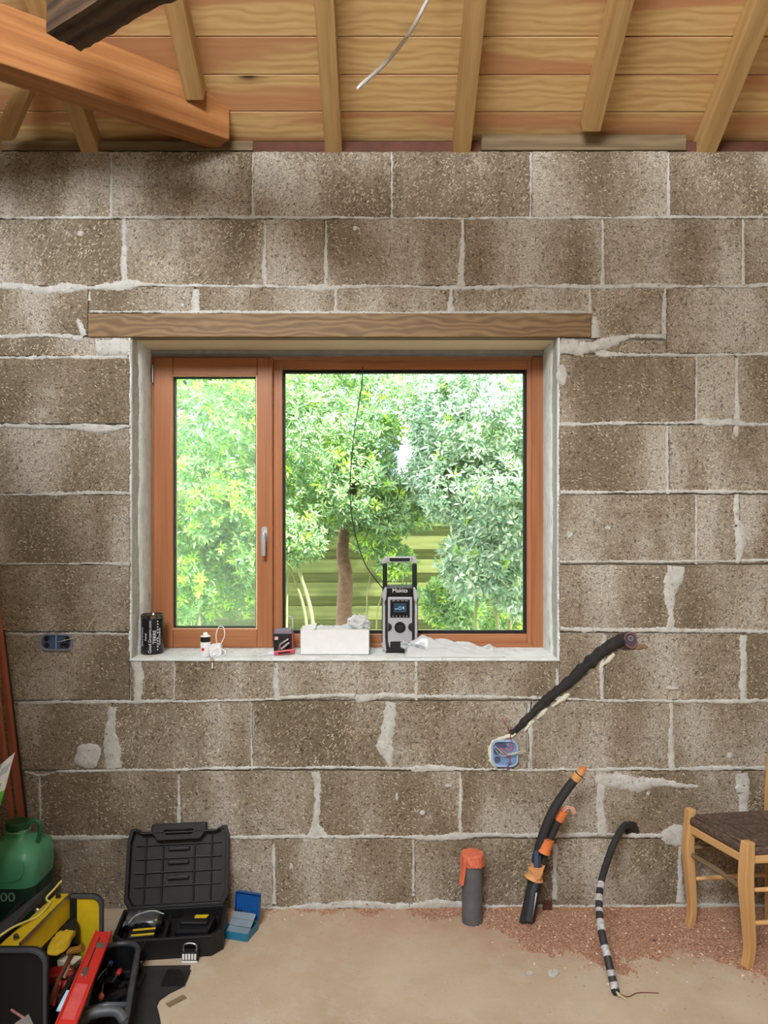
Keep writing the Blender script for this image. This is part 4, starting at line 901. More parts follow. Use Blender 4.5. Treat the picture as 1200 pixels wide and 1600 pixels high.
# round pinkish box at the upper end
ro = thing('round_wall_box', P(984, 1000, 0), 'round dark reddish wall box at the upper end of the black conduit', 'electrical box')
Mo = T(P(984, 1000, 0)) @ FACE @ RZ(20)
ell = lambda a, b: [(a * math.cos(k * .2618), b * math.sin(k * .2618)) for k in range(24)]
m = MB(); m.prism(ell(.040, .032), .004, Mo @ T((-.012, .002, 0)), -.001); m.build('hole', plain('dark_brown_hole', (60, 42, 38), .9, 0, .3, 60), ro)  # flat dark brown oval beneath the pink rim
m = MB(); m.ring(ell(.024, .029), ell(.021, .026), .012, Mo); m.build('rim', plain('dusky_pink', (134, 98, 104), .6), ro)
m = MB(); m.prism(ell(.022, .027), .003, Mo, .002); m.build('bottom', plain('dusky_purple', (84, 64, 76), .6), ro)
m = MB(); m.lathe([(.010, .002), (.010, .008), (.006, .008), (.005, .004), (0, .004)], 14, Mo @ T((.004, .006, 0))); m.build('grommet', plain('grommet_grey', (120, 128, 140), .5), ro)
r4 = Rib(lambda u, v, h: (wx(u / S), -h, wz(v / S))); r4.blob(998 * S, 1010 * S, 14 * S, 5 * S, .004); r4.mb.build('reddish_filler', plain('reddish_filler', (134, 104, 84), .95, 0, .3, 60), ro)

# -- grey stub pipe
pc = Vector((P(738, 0, -.09).x, -.085, 0)); sp = thing('stub_pipe', pc, 'upright grey pipe stub closed with orange tape at the foot of the wall', 'pipe')
m = MB(); m.lathe([(.036, 0), (.036, .235), (.033, .235), (.032, .2)], 32, T(pc)); m.build('pipe', GREYP, sp, smooth=True, auto=40)
random.seed(16)
m = MB()
def capf(u, v):
    th = u * 2 * math.pi; s_ = .5 + .5 * math.cos(th - R(205)); drop = .035 + .022 * abs(noise.noise((math.cos(th) * 2, math.sin(th) * 2, 1))) + (.06 if 198 < math.degrees(th) % 360 < 232 else 0)
    if v < .35: r = .039 * v / .35; z = .244 + .006 * noise.noise((u * 9, v * 5, 3))
    else: w = (v - .35) / .65; r = .039 + .004 * w + .005 * noise.noise((math.cos(th) * 4, math.sin(th) * 4, w * 2)) + (.01 * w if 198 < math.degrees(th) % 360 < 232 else 0); z = .242 - drop * w
    if v > .3: z += .004 * noise.noise((math.cos(th) * 6, math.sin(th) * 6, 0))
    return pc + Vector((r * math.cos(th), r * math.sin(th), z))
m.grid(capf, 61, 14); m.build('tape_cap', ORANGER, sp, solid=.001)

# -- bundle of black sheaths
cbm = thing('cable_bundle', P(822, 1440, -.09), 'bundle of thick black cable sheaths bound with orange tape, curving up beside the wall', 'cable')
def path(l): return spline([P(*a) for a in l], 7)
s1 = path(((818, 1442, -.10), (830, 1385, -.11), (842, 1325, -.12), (860, 1275, -.13), (884, 1236, -.14), (903, 1212, -.15)))
MB().tube(s1, .0155, 12).build('sheath', CABLEB, cbm, smooth=True, auto=60)
s2_ = path(((829, 1442, -.09), (838, 1390, -.10), (852, 1330, -.105), (868, 1290, -.11), (876, 1276, -.115)))
MB().tube(s2_, .0145, 12).build('sheath', CABLEB, cbm, smooth=True, auto=60)
s3 = path(((826, 1438, -.135), (833, 1395, -.14), (841, 1362, -.14), (840, 1338, -.145)))
MB().tube(s3, .0105, 12).build('sheath', plain('slate_sheath', (62, 68, 78), .5), cbm, smooth=True, auto=60)
MB().tube([P(838, 1358, -.15), P(838, 1330, -.15)], .0085, 12).build('blue_tube', plain('slate_blue_tube', (58, 78, 112), .45), cbm, smooth=True, auto=60)
def band(pxy, d, L, r, mat, nm='tape_band', jitter=.0, sy=1):
    a_ = P(*pxy); dr = Vector(d).normalized(); k = 5
    m = MB(); m.tube([a_ + dr * L * (i / (k - 1) - .5) for i in range(k)], [r * (1 + jitter * noise.noise((i * 1.7, r * 50, 0))) for i in range(k)], 16, sx=1, sy=sy, caps=True); return m.build(nm, mat, cbm, smooth=True, auto=50)
band((852, 1320, -.118), (.40, 0, 1), .048, .0275, ORANGE, jitter=.15, sy=.9); band((837, 1361, -.125), (.28, 0, 1), .050, .0285, OCHRE, jitter=.35)
m = MB(); m.prism([(-.03, .012), (-.012, -.01), (.0, -.034), (.012, -.03), (.03, .018), (.012, .008)], .002, T(P(838, 1360, -.157)) @ FACE); m.build('torn_tape', OCHRE, cbm)
m = MB(); e = s1[-1]; dv = (s1[-1] - s1[-2]).normalized(); m.tube([e - dv * .018, e + dv * .004, e + dv * .016, e + dv * .028], [.0170, .0172, .014, .012], 12); m.build('tape_end', OCHRE, cbm, smooth=True, auto=50)
m = MB(); m.tube([e + dv * .006, e + dv * .010], .0165, 12); m.build('tie', BLACKM, cbm)
m = MB(); m.tube([e + dv * .026, e + dv * .038], .009, 9); m.build('wire_tip', ORANGE, cbm)
e = s2_[-1]; dv = (s2_[-1] - s2_[-2]).normalized(); m = MB(); m.tube([e - dv * .014, e + dv * .022], .0165, 12); m.build('tape_end', ORANGE, cbm, smooth=True, auto=50)
for dx, dz in ((.0, 0), (.006, .004), (-.004, .006)):
    wire('wire', [e + dv * .02 + Vector((dx, 0, dz)), e + dv * .036 + Vector((dx + .006, 0, dz)), e + dv * .036 + Vector((dx + .020, -.006, dz - .002)), e + dv * .026 + Vector((dx + .030, -.01, dz - .010))], .003, plain('peach_wire', (214, 158, 136), .5), cbm)
MB().tube([P(830, 1440, -.13), P(838, 1395, -.145)], .004, 8).build('thin_wire', WIREG, cbm, smooth=True)

# -- drooping cable with white bands
dc = thing('drooping_cable', P(963, 1560, -.51), 'black cable with white tape bands drooping from a hole in the wall to the floor', 'cable')
w0 = [(986, 1292, .004), (976, 1290, -.035), (962, 1312, -.09), (949, 1345, -.16), (939, 1380, -.24), (936, 1415, -.31), (940, 1455, -.38), (949, 1495, -.44), (957, 1530, -.48), (963, 1556, -.505)]
cp = path(w0); cp[-1].z = max(cp[-1].z, .013)
for p in cp: p.z = max(p.z, .0125)
MB().tube(cp, .0118, 12).build('sheath', CABLEB, dc, smooth=True, auto=60)
WB = plain('white_cable_tape', (176, 178, 180), .5, 0, .45, 70)
random.seed(19); n_ = len(cp)
for u, l in ((.45, 2), (.515, 2), (.565, 1), (.61, 3), (.72, 3), (.745, 1), (.83, 2), (.90, 3)):
    i = int(u * n_); m = MB(); sub_ = cp[i:i + l + 1]
    if len(sub_) < 2: continue
    m.tube([sub_[0].lerp(sub_[-1], t_ / 4) for t_ in range(5)], [.0126 * (1 + .06 * noise.noise((t_, i, 0))) for t_ in range(5)], 12); m.build('tape_band', WB, dc, smooth=True, auto=50)
e = cp[-1]; m = MB(); m.tube([e, e + Vector((.012, -.012, -.006)), e + Vector((.022, -.02, -.010))], .0022, 6); m.tube([e, e + Vector((.004, -.016, -.004))], .0022, 6); m.build('wire_tip', WIREY, dc)
wire('wire_tip', [e, e + Vector((.03, -.01, -.008)), e + Vector((.07, .012, -.010)), e + Vector((.13, .012, -.011))], .0012, WIREB, dc)
r5 = Rib(lambda u, v, h: (wx(u / S), -h, wz(v / S))); r5.blob(987 * S, 1296 * S, 12 * S, 15 * S, .0015)
tag(r5.mb.build('wall_hole_mark', plain('dark_hole', (40, 34, 30), .95)), 'dark ragged hole low in the wall where the banded cable comes out', 'hole')

# ================================================================== CHAIR
A_, B_, C_, D_ = Vector((1.066, -.118, 0)), Vector((1.153, -.360, 0)), Vector((1.365, -.085, 0)), Vector((1.452, -.335, 0))
chc = (A_ + B_ + C_ + D_) / 4
chair = thing('rush_seat_chair', chc, 'light wooden chair with a dark woven rush seat at the right edge', 'chair')
def leg(p, ztop, out, w=.030, rear=False):
    o = out.normalized()
    pts = [p + Vector((0, 0, 0)) + o * .0, p + Vector((0, 0, .06)) - o * .010, p + Vector((0, 0, .16)) - o * .004, p + Vector((0, 0, .27)) + o * .004, p + Vector((0, 0, .35)) + o * .0, p + Vector((0, 0, ztop)) - o * .004]
    rs = [w * .60, w * .60, w * .68, w * .76, w * .72, w * .66]
    if rear: pts = [p, p + Vector((0, 0, .2)), p + Vector((0, 0, .42)), p + Vector((.012, 0, .62)), p + Vector((.045, 0, .82))]; rs = [w * .6, w * .66, w * .68, w * .62, w * .55]
    pts = spline(pts, 5); k = len(pts); rr_ = [rs[min(len(rs) - 1, int(i / (k - 1) * (len(rs) - 1)))] * (1 - (i / (k - 1) * (len(rs) - 1)) % 1) + rs[min(len(rs) - 1, int(i / (k - 1) * (len(rs) - 1)) + 1)] * ((i / (k - 1) * (len(rs) - 1)) % 1) for i in range(k)]
    return MB().tube(pts, rr_, 4, rot=R(45 + 20), up=(0, 1, 0)).build('leg', CHAIRW, chair, bevel=.004, smooth=False)
leg(A_, .412, Vector((-1, .1, 0))); leg(B_, .400, Vector((-1, -.3, 0)), w=.034); 
for p in (C_, D_): leg(p, 0, Vector((1, 0, 0)), rear=True)
def up_(p, z): return p + Vector((0, 0, z))
for a, b, z in ((A_, B_, .345), (A_, C_, .36), (B_, D_, .345), (C_, D_, .36)):
    m = MB(); m.bar(up_(a, z), up_(b, z - (.004 if a is A_ and b is B_ else 0)), .018, .028); m.build('seat_rail', CHAIRW, chair, bevel=.004)
for a, b, z, r_ in ((A_, B_, .255, .0085), (A_, C_, .275, .008), (A_, C_, .165, .008), (B_, D_, .245, .008), (B_, D_, .14, .0085), (C_, D_, .24, .008)):
    MB().tube([up_(a, z), up_(a.lerp(b, .5), z), up_(b, z - (.015 if b is B_ else 0))], [r_ * .8, r_ * 1.1, r_ * .8], 12).build('stretcher', CHAIRW if z < .25 else GREYWOOD, chair, smooth=True, auto=60)
for z in (.56, .70, .79):
    a, b = up_(C_, z) + Vector((.02 + (z - .56) * .12, 0, 0)), up_(D_, z) + Vector((.02 + (z - .56) * .12, 0, 0)); m = MB(); m.bar(a, b, .014, .045); m.build('back_slat', CHAIRW, chair, bevel=.003)
zs = .388; ins = lambda p, k: p.lerp(chc, k)
cor = [up_(ins(A_, -.01), zs), up_(ins(B_, -.01), zs - .006), up_(ins(D_, .02), zs), up_(ins(C_, .02), zs + .004)]
cen = up_(chc, zs - .010); seat = MB(); random.seed(33)
for k in range(4):
    a, b = cor[k], cor[(k + 1) % 4]; NN = 17
    for i in range(NN):
        u = (i + .5) / NN; p_, q_ = a.lerp(cen, u), b.lerp(cen, u)
        if (p_ - q_).length < .02: continue
        off = Vector((0, 0, .006 * math.sin(u * 3.14) + random.uniform(-.001, .001))); e_ = Vector((0, 0, -.008 if u < .08 else 0))
        seat.tube([p_ + off * .3 + e_, p_.lerp(q_, .3) + off + e_ * .5, p_.lerp(q_, .7) + off + e_ * .5, q_ + off * .3 + e_], .0052, 7)
    for dz in (-.010, -.018):
        seat.tube([a + Vector((0, 0, dz)), b + Vector((0, 0, dz))], .010, 8)
seat.prism([(p.x, p.y) for p in (cor[0].lerp(cen, .02), cor[1].lerp(cen, .02), cor[2].lerp(cen, .02), cor[3].lerp(cen, .02))], .012, z0=zs - .022)
seat.build('seat', RUSH, chair, smooth=True, auto=60)

# ================================================================== FLOOR: DUST
random.seed(51)
def yb_(x):
    k = [(-.9, -.02), (-.5, -.035), (.05, -.05), (.3, -.08), (.4, -.14), (.47, -.30), (.56, -.29), (.64, -.33), (.74, -.38), (.85, -.34), (.97, -.30), (1.1, -.36), (1.3, -.55), (2.3, -.6)]
    for (a, b), (c, d) in zip(k, k[1:]):
        if a <= x <= c: return b + (d - b) * (x - a) / (c - a)
    return -.5
def hgt(x, y):
    b = yb_(x) + .05 * noise.noise((x * 9, y * 9, 0)) + .02 * noise.noise((x * 30, y * 30, 0)); s_ = (y - b)
    if x < .1: s_ -= .02
    h_ = .005 * max(-1, min(1, s_ / .07)) + .0035 * noise.noise((x * 14, y * 14, 4)) + .0022 * noise.noise((x * 60, y * 60, 1)) + .0012 * random.uniform(-1, 1)
    if y > -.10 and x > .2: h_ += .004 * (y + .10) / .1
    return h_ - .0012
m = MB(); nx_, ny_ = 420, 95; m.grid(lambda u, v: (-.9 + 3.15 * u, -.66 + .672 * v, hgt(-.9 + 3.15 * u, -.66 + .672 * v)), nx_, ny_)
keep = [k for k, f in enumerate(m.f) if max(m.v[i][2] for i in f) > 0]
m.f = [m.f[k] for k in keep]; m.uv = [m.uv[k] for k in keep]; m.mi = [0] * len(keep)
n = 0
while n < 5200:
    x, y = random.uniform(-.6, 2.2), random.uniform(-.68, -.003); s_ = y - yb_(x); pr = 1 if s_ > 0 else math.exp(s_ / .035)
    if x < .3: pr *= .35
    if random.random() > pr: continue
    n += 1; L = random.uniform(.002, .0065); m.mat = 2 if random.random() < .2 else 1
    m.box((x, y, max(0, hgt(x, y)) + L * .22), (L, L * random.uniform(.35, .7), L * .4), RZ(random.uniform(0, 180)) @ RX(random.uniform(-35, 35)) @ RY(random.uniform(-35, 35)))
tag(m.build('brick_dust', [DUST] + CHIP), 'red-brown brick dust and chips spread along the foot of the wall', 'dust', kind='stuff')
random.seed(53)
for k, (px, py, r, lab, mt) in enumerate(((865, 1522, .020, 'flat pale mortar flake on the floor left of the drooping cable', MORTAR), (828, 1522, .014, 'small grey mortar flake on the floor left of the flat pale flake', MORTAR), (1023, 1472, .009, 'dark pebble in the red dust right of the drooping cable', plain('dark_pebble', (92, 70, 58), .9)), (1031, 1489, .007, 'small white crumb of mortar in the red dust below the dark pebble', WHITEC))):
    f0 = F(px, py); mb = MB(); nn_ = 8; mb.prism([(r * random.uniform(.7, 1.2) * math.cos(i * .785), r * random.uniform(.6, 1) * math.sin(i * .785)) for i in range(nn_)], r * .35, T(f0 + Vector((0, 0, .003 if k > 1 else 0))) @ RZ(random.uniform(0, 90)))
    tag(mb.build('mortar_flake' if k < 2 else 'pebble', mt, bevel=.0015), lab, 'rubble')
b0 = P(855, 1417, -.015); m = MB(); m.box((b0.x, -.02, .022), (.03, .016, .034), RX(8) @ RY(6)); tag(m.build('brick_fragment', REDWOOD, bevel=.002), 'small red brick fragment leaning on the wall right of the cable bundle', 'rubble')
f0 = F(275, 1565); m = MB(); a, b = F(262, 1572), F(289, 1558); m.bar(a + Vector((0, 0, .002)), b + Vector((0, 0, .002)), .020, .004); tag(m.build('wood_offcut', GREYWOOD), 'thin flat brown wood offcut on the floor beside the black sheet', 'offcut')

# ================================================================== TOOLS IN THE LEFT CORNER
# -- green canister
g0 = Vector((-1.245, -.19, 0)); gc = thing('plastic_canister', g0, 'translucent green plastic canister with a cap and white numerals in the left corner', 'canister')
m = MB(); m.lathe([(.085, 0), (.095, .008), (.096, .22), (.098, .23), (.098, .285), (.088, .318), (.060, .336), (.036, .346), (.033, .352), (.033, .375)], 40, T(g0), sq=5); m.build('can_body', GREENP, gc, smooth=True, auto=50)
m = MB(); m.lathe([(.036, .366), (.038, .368), (.038, .394), (.034, .398), (0, .398)], 30, T(g0)); m.build('cap', plain('dark_green_cap', (18, 82, 50), .4), gc, smooth=True, auto=40)
m = MB(); m.lathe([(.0375, .367), (.0392, .368), (.0392, .371), (.0375, .372)], 30, T(g0)); m.build('cap_ring', plain('pale_green_ring', (150, 200, 170), .4), gc)
m = MB(); m.lathe([(.0965, .04), (.0985, .045), (.0985, .208), (.0970, .212)], 40, T(g0), sq=5); m.build('label_band', GREEND, gc, smooth=True, auto=50)
text('numerals', '500', .042, T(g0 + Vector((.002, -.0995, .186))) @ FACE, plain('faded_white_print', (150, 168, 156), .6), gc, sx=1.2)
MB().tube(spline([g0 + Vector(v) for v in ((.030, -.01, .375), (.052, -.016, .400), (.076, -.016, .402), (.082, -.012, .375), (.070, -.008, .325))], 6), .007, 10).build('handle', plain('green_handle', (40, 110, 72), .4), gc, smooth=True)
m = MB(); m.tube(spline([g0 + Vector(v) for v in ((-.06, -.0965, .295), (-.045, -.0995, .248), (0, -.1005, .238), (.05, -.0995, .245), (.066, -.0965, .275), (.062, -.093, .30))], 6), .0022, 6); m.build('moulded_line', plain('light_green_mould', (70, 150, 110), .35), gc)
# -- battens leaning on the left wall
random.seed(61)
for a, b, w, mt, lab in (((0, 995, -.16), (38, 1318, -.06), .018, COPPERW, 'reddish wooden batten leaning in the left corner, nearest to the blocks'), ((-14, 1000, -.22), (22, 1318, -.10), .014, COPPERW, 'darker reddish wooden batten leaning in the left corner, second from the blocks')):
    t0, t1 = P(*a), P(*b); dv = (t1 - t0).normalized(); t1 = t1 + dv * ((t1.z - .0) / -dv.z) * .995; t0 = t0 - dv * .12
    if t0.x < XL + .012: t0 = t0 + dv * ((XL + .014 - t0.x) / dv.x)
    m = MB(); m.bar(t0, t1, w, .022, (0, 1, 0)); tag(m.build('batten', mt, bevel=.002), lab, 'batten', 'battens leaning in the corner')
t0, t1 = P(3, 985, -.12), P(44, 1318, -.03); dv = (t1 - t0).normalized(); t1 = t1 + dv * (t1.z / -dv.z) * .995
m = MB(); m.bar(t0, t1, .010, .02, (0, 1, 0)); tag(m.build('dark_strip', BLACKM), 'thin black edge strip leaning in the left corner against the blocks', 'strip')
# -- green and white sack
s0 = Vector((-1.32, -.46, 0)); m = MB(); random.seed(62)
def sack(u, v):
    th = u * 2 * math.pi; z = v * .665; k = 1 - max(0, v - .55) / .45 * .93
    rx_, ry_ = .10 * (1 - .35 * v), .085 * k
    q_ = 1 + .16 * noise.noise((math.cos(th) * 1.6, math.sin(th) * 1.6, z * 9))
    return s0 + Vector((rx_ * math.cos(th) * q_ + .30 * max(0, v - .55), ry_ * math.sin(th) * q_, z + (.05 * math.cos(th) * max(0, v - .7) / .3 if v > .7 else 0)))
m.grid(sack, 41, 30)
for k, f in enumerate(m.f):
    zc = sum(m.v[i][2] for i in f) / 4 + .03 * noise.noise(Vector(m.v[f[0]]) * 14); m.mi[k] = 0 if zc > .665 else 1 if zc > .645 else 0 if zc > .61 else 3
tag(m.build('plastic_sack', [WHITE, plain('sack_grey_blue', (176, 186, 192), .35), WHITE, plain('sack_green', (96, 186, 64), .35)], smooth=True), 'white and green plastic sack whose tip shows at the left edge', 'sack')

# -- yellow and black tool box
tb = thing('open_toolbox', (-1.08, -.56, 0), 'open black tool box with yellow lining in the lower left corner', 'toolbox')
def endp(y, x0, x1, h, t_, mat, name, r=.035, rim=None, inner=None):
    w = x1 - x0; poly = [(x0, .0), (x1, .0)] + [(x1 - r + r * math.cos(R(a)), h - r + r * math.sin(R(a))) for a in range(0, 91, 15)] + [(x0 + r - r * math.cos(R(a)), h - r + r * math.sin(R(a))) for a in range(90, -1, -15)]
    m = MB(); m.prism(poly, t_, T((0, y, 0)) @ FACE); e_ = m.build(name, mat, tb, bevel=.003)
    if rim:
        i_ = .010; poly2 = [(x0 + i_, .01), (x1 - i_, .01)] + [(x1 - r + (r - i_) * math.cos(R(a)), h - r + (r - i_) * math.sin(R(a))) for a in range(0, 91, 15)] + [(x0 + r - (r - i_) * math.cos(R(a)), h - r + (r - i_) * math.sin(R(a))) for a in range(90, -1, -15)]
        m = MB(); m.ring(poly, poly2, .012, T((0, y - t_ + .002, 0)) @ FACE); m.build('rim', rim, e_, bevel=.002)
        if inner: m = MB(); m.prism([(p[0] * 1, p[1]) for p in poly2], .003, T((0, y - t_, 0)) @ FACE); m.build('lining', inner, e_)
    return e_
RIMG = plain('grey_black_rim', (66, 70, 78), .4, 0, .2)
endp(-.405, -1.03, -.872, .260, .010, BLACK, 'end_panel', rim=RIMG, inner=YELLOW)
endp(-.700, -1.14, -.914, .262, .012, BLACKM, 'end_panel', r=.045, rim=RIMG)
m = MB(); m.b2((-1.12, -.70, .0), (-.88, -.41, .008)); m.build('bottom', BLACKM, tb)
m = MB(); m.prism([(-.893, -.415), (-.880, -.415), (-.880, -.70), (-.893, -.70)], .125, z0=.0); m.build('side_panel', BLACK, tb, bevel=.002)
m = MB(); m.b2((-1.13, -.70, .0), (-1.118, -.41, .24)); m.build('side_panel', BLACKM, tb)
lg = MB(); vs = [(-1.016, -.415, .262), (-.972, -.415, .262), (-.998, -.698, .262), (-1.052, -.698, .262)]
lg.prism([(v[0], v[1]) for v in vs][::-1], .006, z0=.256); ledge = lg.build('ledge', YELLOW, tb, bevel=.001)
m = MB(); m.bar((-.970, -.415, .262), (-.996, -.698, .262), .006, .010); m.build('metal_edge', METAL, ledge)
m = MB(); m.add([(-.972, -.415, .258), (-.998, -.698, .258), (-.998, -.698, .19), (-.972, -.415, .185), (-.976, -.415, .258), (-1.002, -.698, .258), (-1.002, -.698, .19), (-.976, -.415, .185)], [(0, 3, 2, 1), (4, 5, 6, 7), (0, 1, 5, 4), (3, 7, 6, 2), (1, 2, 6, 5), (0, 4, 7, 3)]); m.build('inner_wall', YELLOW, tb)
m = MB(); m.add([(-.974, -.415, .19), (-1.0, -.698, .192), (-1.0, -.698, .01), (-.974, -.415, .01)], [(0, 3, 2, 1)]); m.build('inner_lower_wall', BLACKM, tb, solid=.004)
for p in ((-1.02, -.668), (-1.000, -.44)):
    m = MB(); m.tube([(p[0], p[1], .262), (p[0] - .002, p[1], .270), (p[0] + .006, p[1] - .012, .280)], [.008, .007, .004], 8); m.build('catch', BLACK, tb)
m = MB(); m.b2((-.974, -.422, .05), (-.952, -.414, .256)); m.build('strap', BLACKM, tb)
# open lid leaning to the left
m = MB(); la, lb_, lc, ld = Vector((-1.03, -.405, .262)), Vector((-1.068, -.72, .262)), P(-60, 1492, -.74), P(80, 1380, -.42)
m.add([tuple(v) for v in (la, lb_, lc, ld)], [(0, 1, 2, 3)]); lid = m.build('lid', plain('lid_grey_black', (52, 54, 60), .6, 0, .2, 12), tb, solid=.006)
MB().tube(spline([P(96, 1376, -.40), P(84, 1390, -.43), P(73, 1402, -.46), P(74, 1407, -.475), P(78, 1411, -.485), P(70, 1421, -.52), P(57, 1433, -.56), P(38, 1441, -.60), P(18, 1450, -.65), P(0, 1462, -.69), P(-20, 1474, -.72)], 6), .0032, 8).build('yellow_edge', plain('pale_yellow_edge', (214, 206, 120), .4), lid, smooth=True)
m = MB(); m.lathe([(.006, 0), (.006, .004), (0, .005)], 10, T(P(58, 1422, -.52)) @ FACE @ RX(-30)); m.build('rivet', METAL, lid)
m = MB(); crumple(m, P(96, 1470, -.52) + Vector((0, 0, 0)), .030, .07, .016, 12, 2, .4); m.build('pocket', plain('yellow_cloth', (190, 160, 28), .8), tb, smooth=True)
m = MB(); crumple(m, P(107, 1462, -.47), .026, .05, .036, 12, 6, .3); m.build('pocket', BLACKM, tb, smooth=True)
# contents
def T_(name, label, cat): return label, cat
hm = thing('hammer', P(92, 1530, -.6), 'old hammer with a dark brown handle lying in the yellow-lined tool box', 'hammer')
MB().tube([P(112, 1492, -.545), P(95, 1525, -.61), P(76, 1570, -.68)], [.0075, .0065, .009], 10).build('handle', wood('hammer_handle', (140, 84, 56), (112, 62, 40), (80, 42, 28)), hm, smooth=True)
m = MB(); m.tube([P(104, 1490, -.55), P(110, 1486, -.545), P(124, 1483, -.54), P(130, 1480, -.54)], [.007, .010, .010, .012], 10); m.build('head', plain('brass_brown', (150, 110, 40), .4, .4), hm, smooth=True, auto=50)
wb = MB(); c_ = P(107, 1500, -.56); wb.box(c_ + Vector((0, .01, -.012)), (.064, .028, .026), RZ(-12) @ RX(10)); o = wb.build('wooden_block', plain('dirty_white_block', (184, 176, 158), .8), bevel=.002); tag(o, 'dirty white block under the hammer head in the tool box', 'block')
ch_ = thing('chisel', P(97, 1525, -.60), 'pale wooden-handled chisel lying across the red pliers in the tool box', 'chisel')
MB().tube([P(90, 1533, -.61), P(99, 1524, -.60), P(110, 1514, -.585)], [.014, .012, .007], 12).build('handle', plain('pale_handle', (170, 134, 98), .5), ch_, smooth=True, auto=60)
MB().bar(P(110, 1514, -.585), P(126, 1500, -.565), .010, .003).build('blade', METAL, ch_)
pl = thing('pliers', P(92, 1555, -.63), 'red-handled pliers at the near end of the tool box', 'pliers')
for o_, b_ in ((0, 0), (12, 4)): MB().tube(spline([P(82 + o_, 1572 + b_, -.67), P(88 + o_, 1550, -.64), P(96 + o_ * .5, 1532, -.62)], 5), [.008] * 10 + [.007], 9).build('handle', REDD, pl, smooth=True)
MB().tube([P(99, 1530, -.618), P(108, 1508, -.585)], [.009, .004], 8).build('jaws', METAL, pl)
m = MB(); m.box(P(97, 1512, -.59) + Vector((0, 0, -.02)), (.07, .05, .03), RZ(15)); tag(m.build('red_pouch', REDD, bevel=.006), 'dark red pouch in the tool box beneath the hammer handle', 'pouch')
random.seed(71)
m = MB()
for k in range(14):
    a_ = Vector((random.uniform(-.965, -.905), random.uniform(-.68, -.45), random.uniform(.02, .07))); d_ = Vector((random.uniform(-.03, .03), random.uniform(-.08, .08), random.uniform(-.01, .02))); m.tube([a_, a_ + d_], random.uniform(.004, .009), 8)
tag(m.build('loose_tools', plain('grimy_steel', (74, 66, 58), .5, .3, .4)), 'jumble of grimy small tools at the bottom of the tool box', 'tools', kind='stuff')
pc_ = MB(); a_, b_ = P(112, 1548, -.74), P(96, 1580, -.80); pc_.bar(a_, b_, .028, .003, (0, -.3, 1)); tag(pc_.build('plastic_card', BLUEP), 'pale blue flat plastic strip tucked beside the red level', 'card')
# -- spirit level
la_, lb2 = P(161, 1460, -.45), P(104, 1600, -.90); dv = (lb2 - la_).normalized(); le = la_ + dv * .62
lv = thing('spirit_level', (la_ + le) / 2, 'red spirit level lying slanted across the tool box and the black tray', 'spirit level')
Lm = (le - la_).length; Ml = frame((la_ + le) / 2, dv, (.25, -.35, 1))
m = MB(Ml); m.box((0, 0, 0), (Lm, .050, .018)); lbd = m.build('level_body', REDL, lv, bevel=.002)
m = MB(Ml); m.box((0, -.0225, .010), (Lm, .004, .006)); m.build('rail', REDL, lbd)
m = MB(Ml); m.box((0, .0225, .010), (Lm, .004, .006)); m.build('rail', REDL, lbd)
m = MB(Ml); m.box((-.16, -.004, .0096), (.22, .003, .0012)); m.build('groove', BLACKM, lbd)
m = MB(Ml); m.box((-Lm / 2 + .085, .006, .0098), (.030, .022, .0015)); m.build('label', plain('level_label', (96, 96, 84), .4), lbd)
m = MB(Ml); m.box((-Lm / 2 + .235, -.006, .0110), (.034, .014, .004)); m.build('vial_window', METAL, lbd)
m = MB(Ml); m.box((-Lm / 2 + .375, 0, .0100), (.16, .032, .002)); pn = m.build('raised_panel', plain('red_with_pink_glare', (206, 84, 84), .2), lbd, bevel=.001)  # embossed panel; window glare on the level is put into its pink colour
# -- black tray with screwdrivers
tcx = Vector((-.770, -.655, 0)); ang = math.degrees(math.atan2(-.60, .13)); Mt = T(tcx) @ RZ(ang)
tr = thing('tool_tray', tcx, 'black plastic tool tray with a carrying loop, right of the red spirit level', 'tool tray')
o1 = rrect(.56, .120, .055, 6); o2 = rrect(.545, .105, .048, 6); i3 = rrect(.50, .09, .04, 6)
m = MB(Mt); m.ring(o1, o2, .085, z0=.0); m.build('wall', BLACK, tr, bevel=.002)
m = MB(Mt); m.prism(o2, .006, z0=.0); m.build('bottom', BLACKM, tr)
m = MB(Mt); rp_ = [Mt @ Vector((x, y, .088)) for x, y in rrect(.555, .115, .052, 8)]; m.M = Matrix(); m.tube(rp_ + rp_[:1], [.0085 + .0015 * noise.noise((i * .3, 0, 0)) for i in range(len(rp_) + 1)], 10); m.build('rim', plain('dusty_black_rim', (58, 62, 66), .45, 0, .3, 20), tr, smooth=True)
MB().tube([Mt @ Vector((.045, -.055, .09)), Mt @ Vector((.04, 0, .095)), Mt @ Vector((.045, .055, .09))], .008, 10).build('crossbar', plain('dusty_black_bar', (70, 76, 82), .4), tr, smooth=True)
MB().tube(spline([Mt @ Vector(v) for v in ((.11, -.056, .09), (.10, -.03, .112), (.10, .03, .112), (.11, .056, .09))], 6), .014, 12).build('grip', plain('dusty_grip', (76, 80, 84), .5, 0, .3, 20), tr, smooth=True)
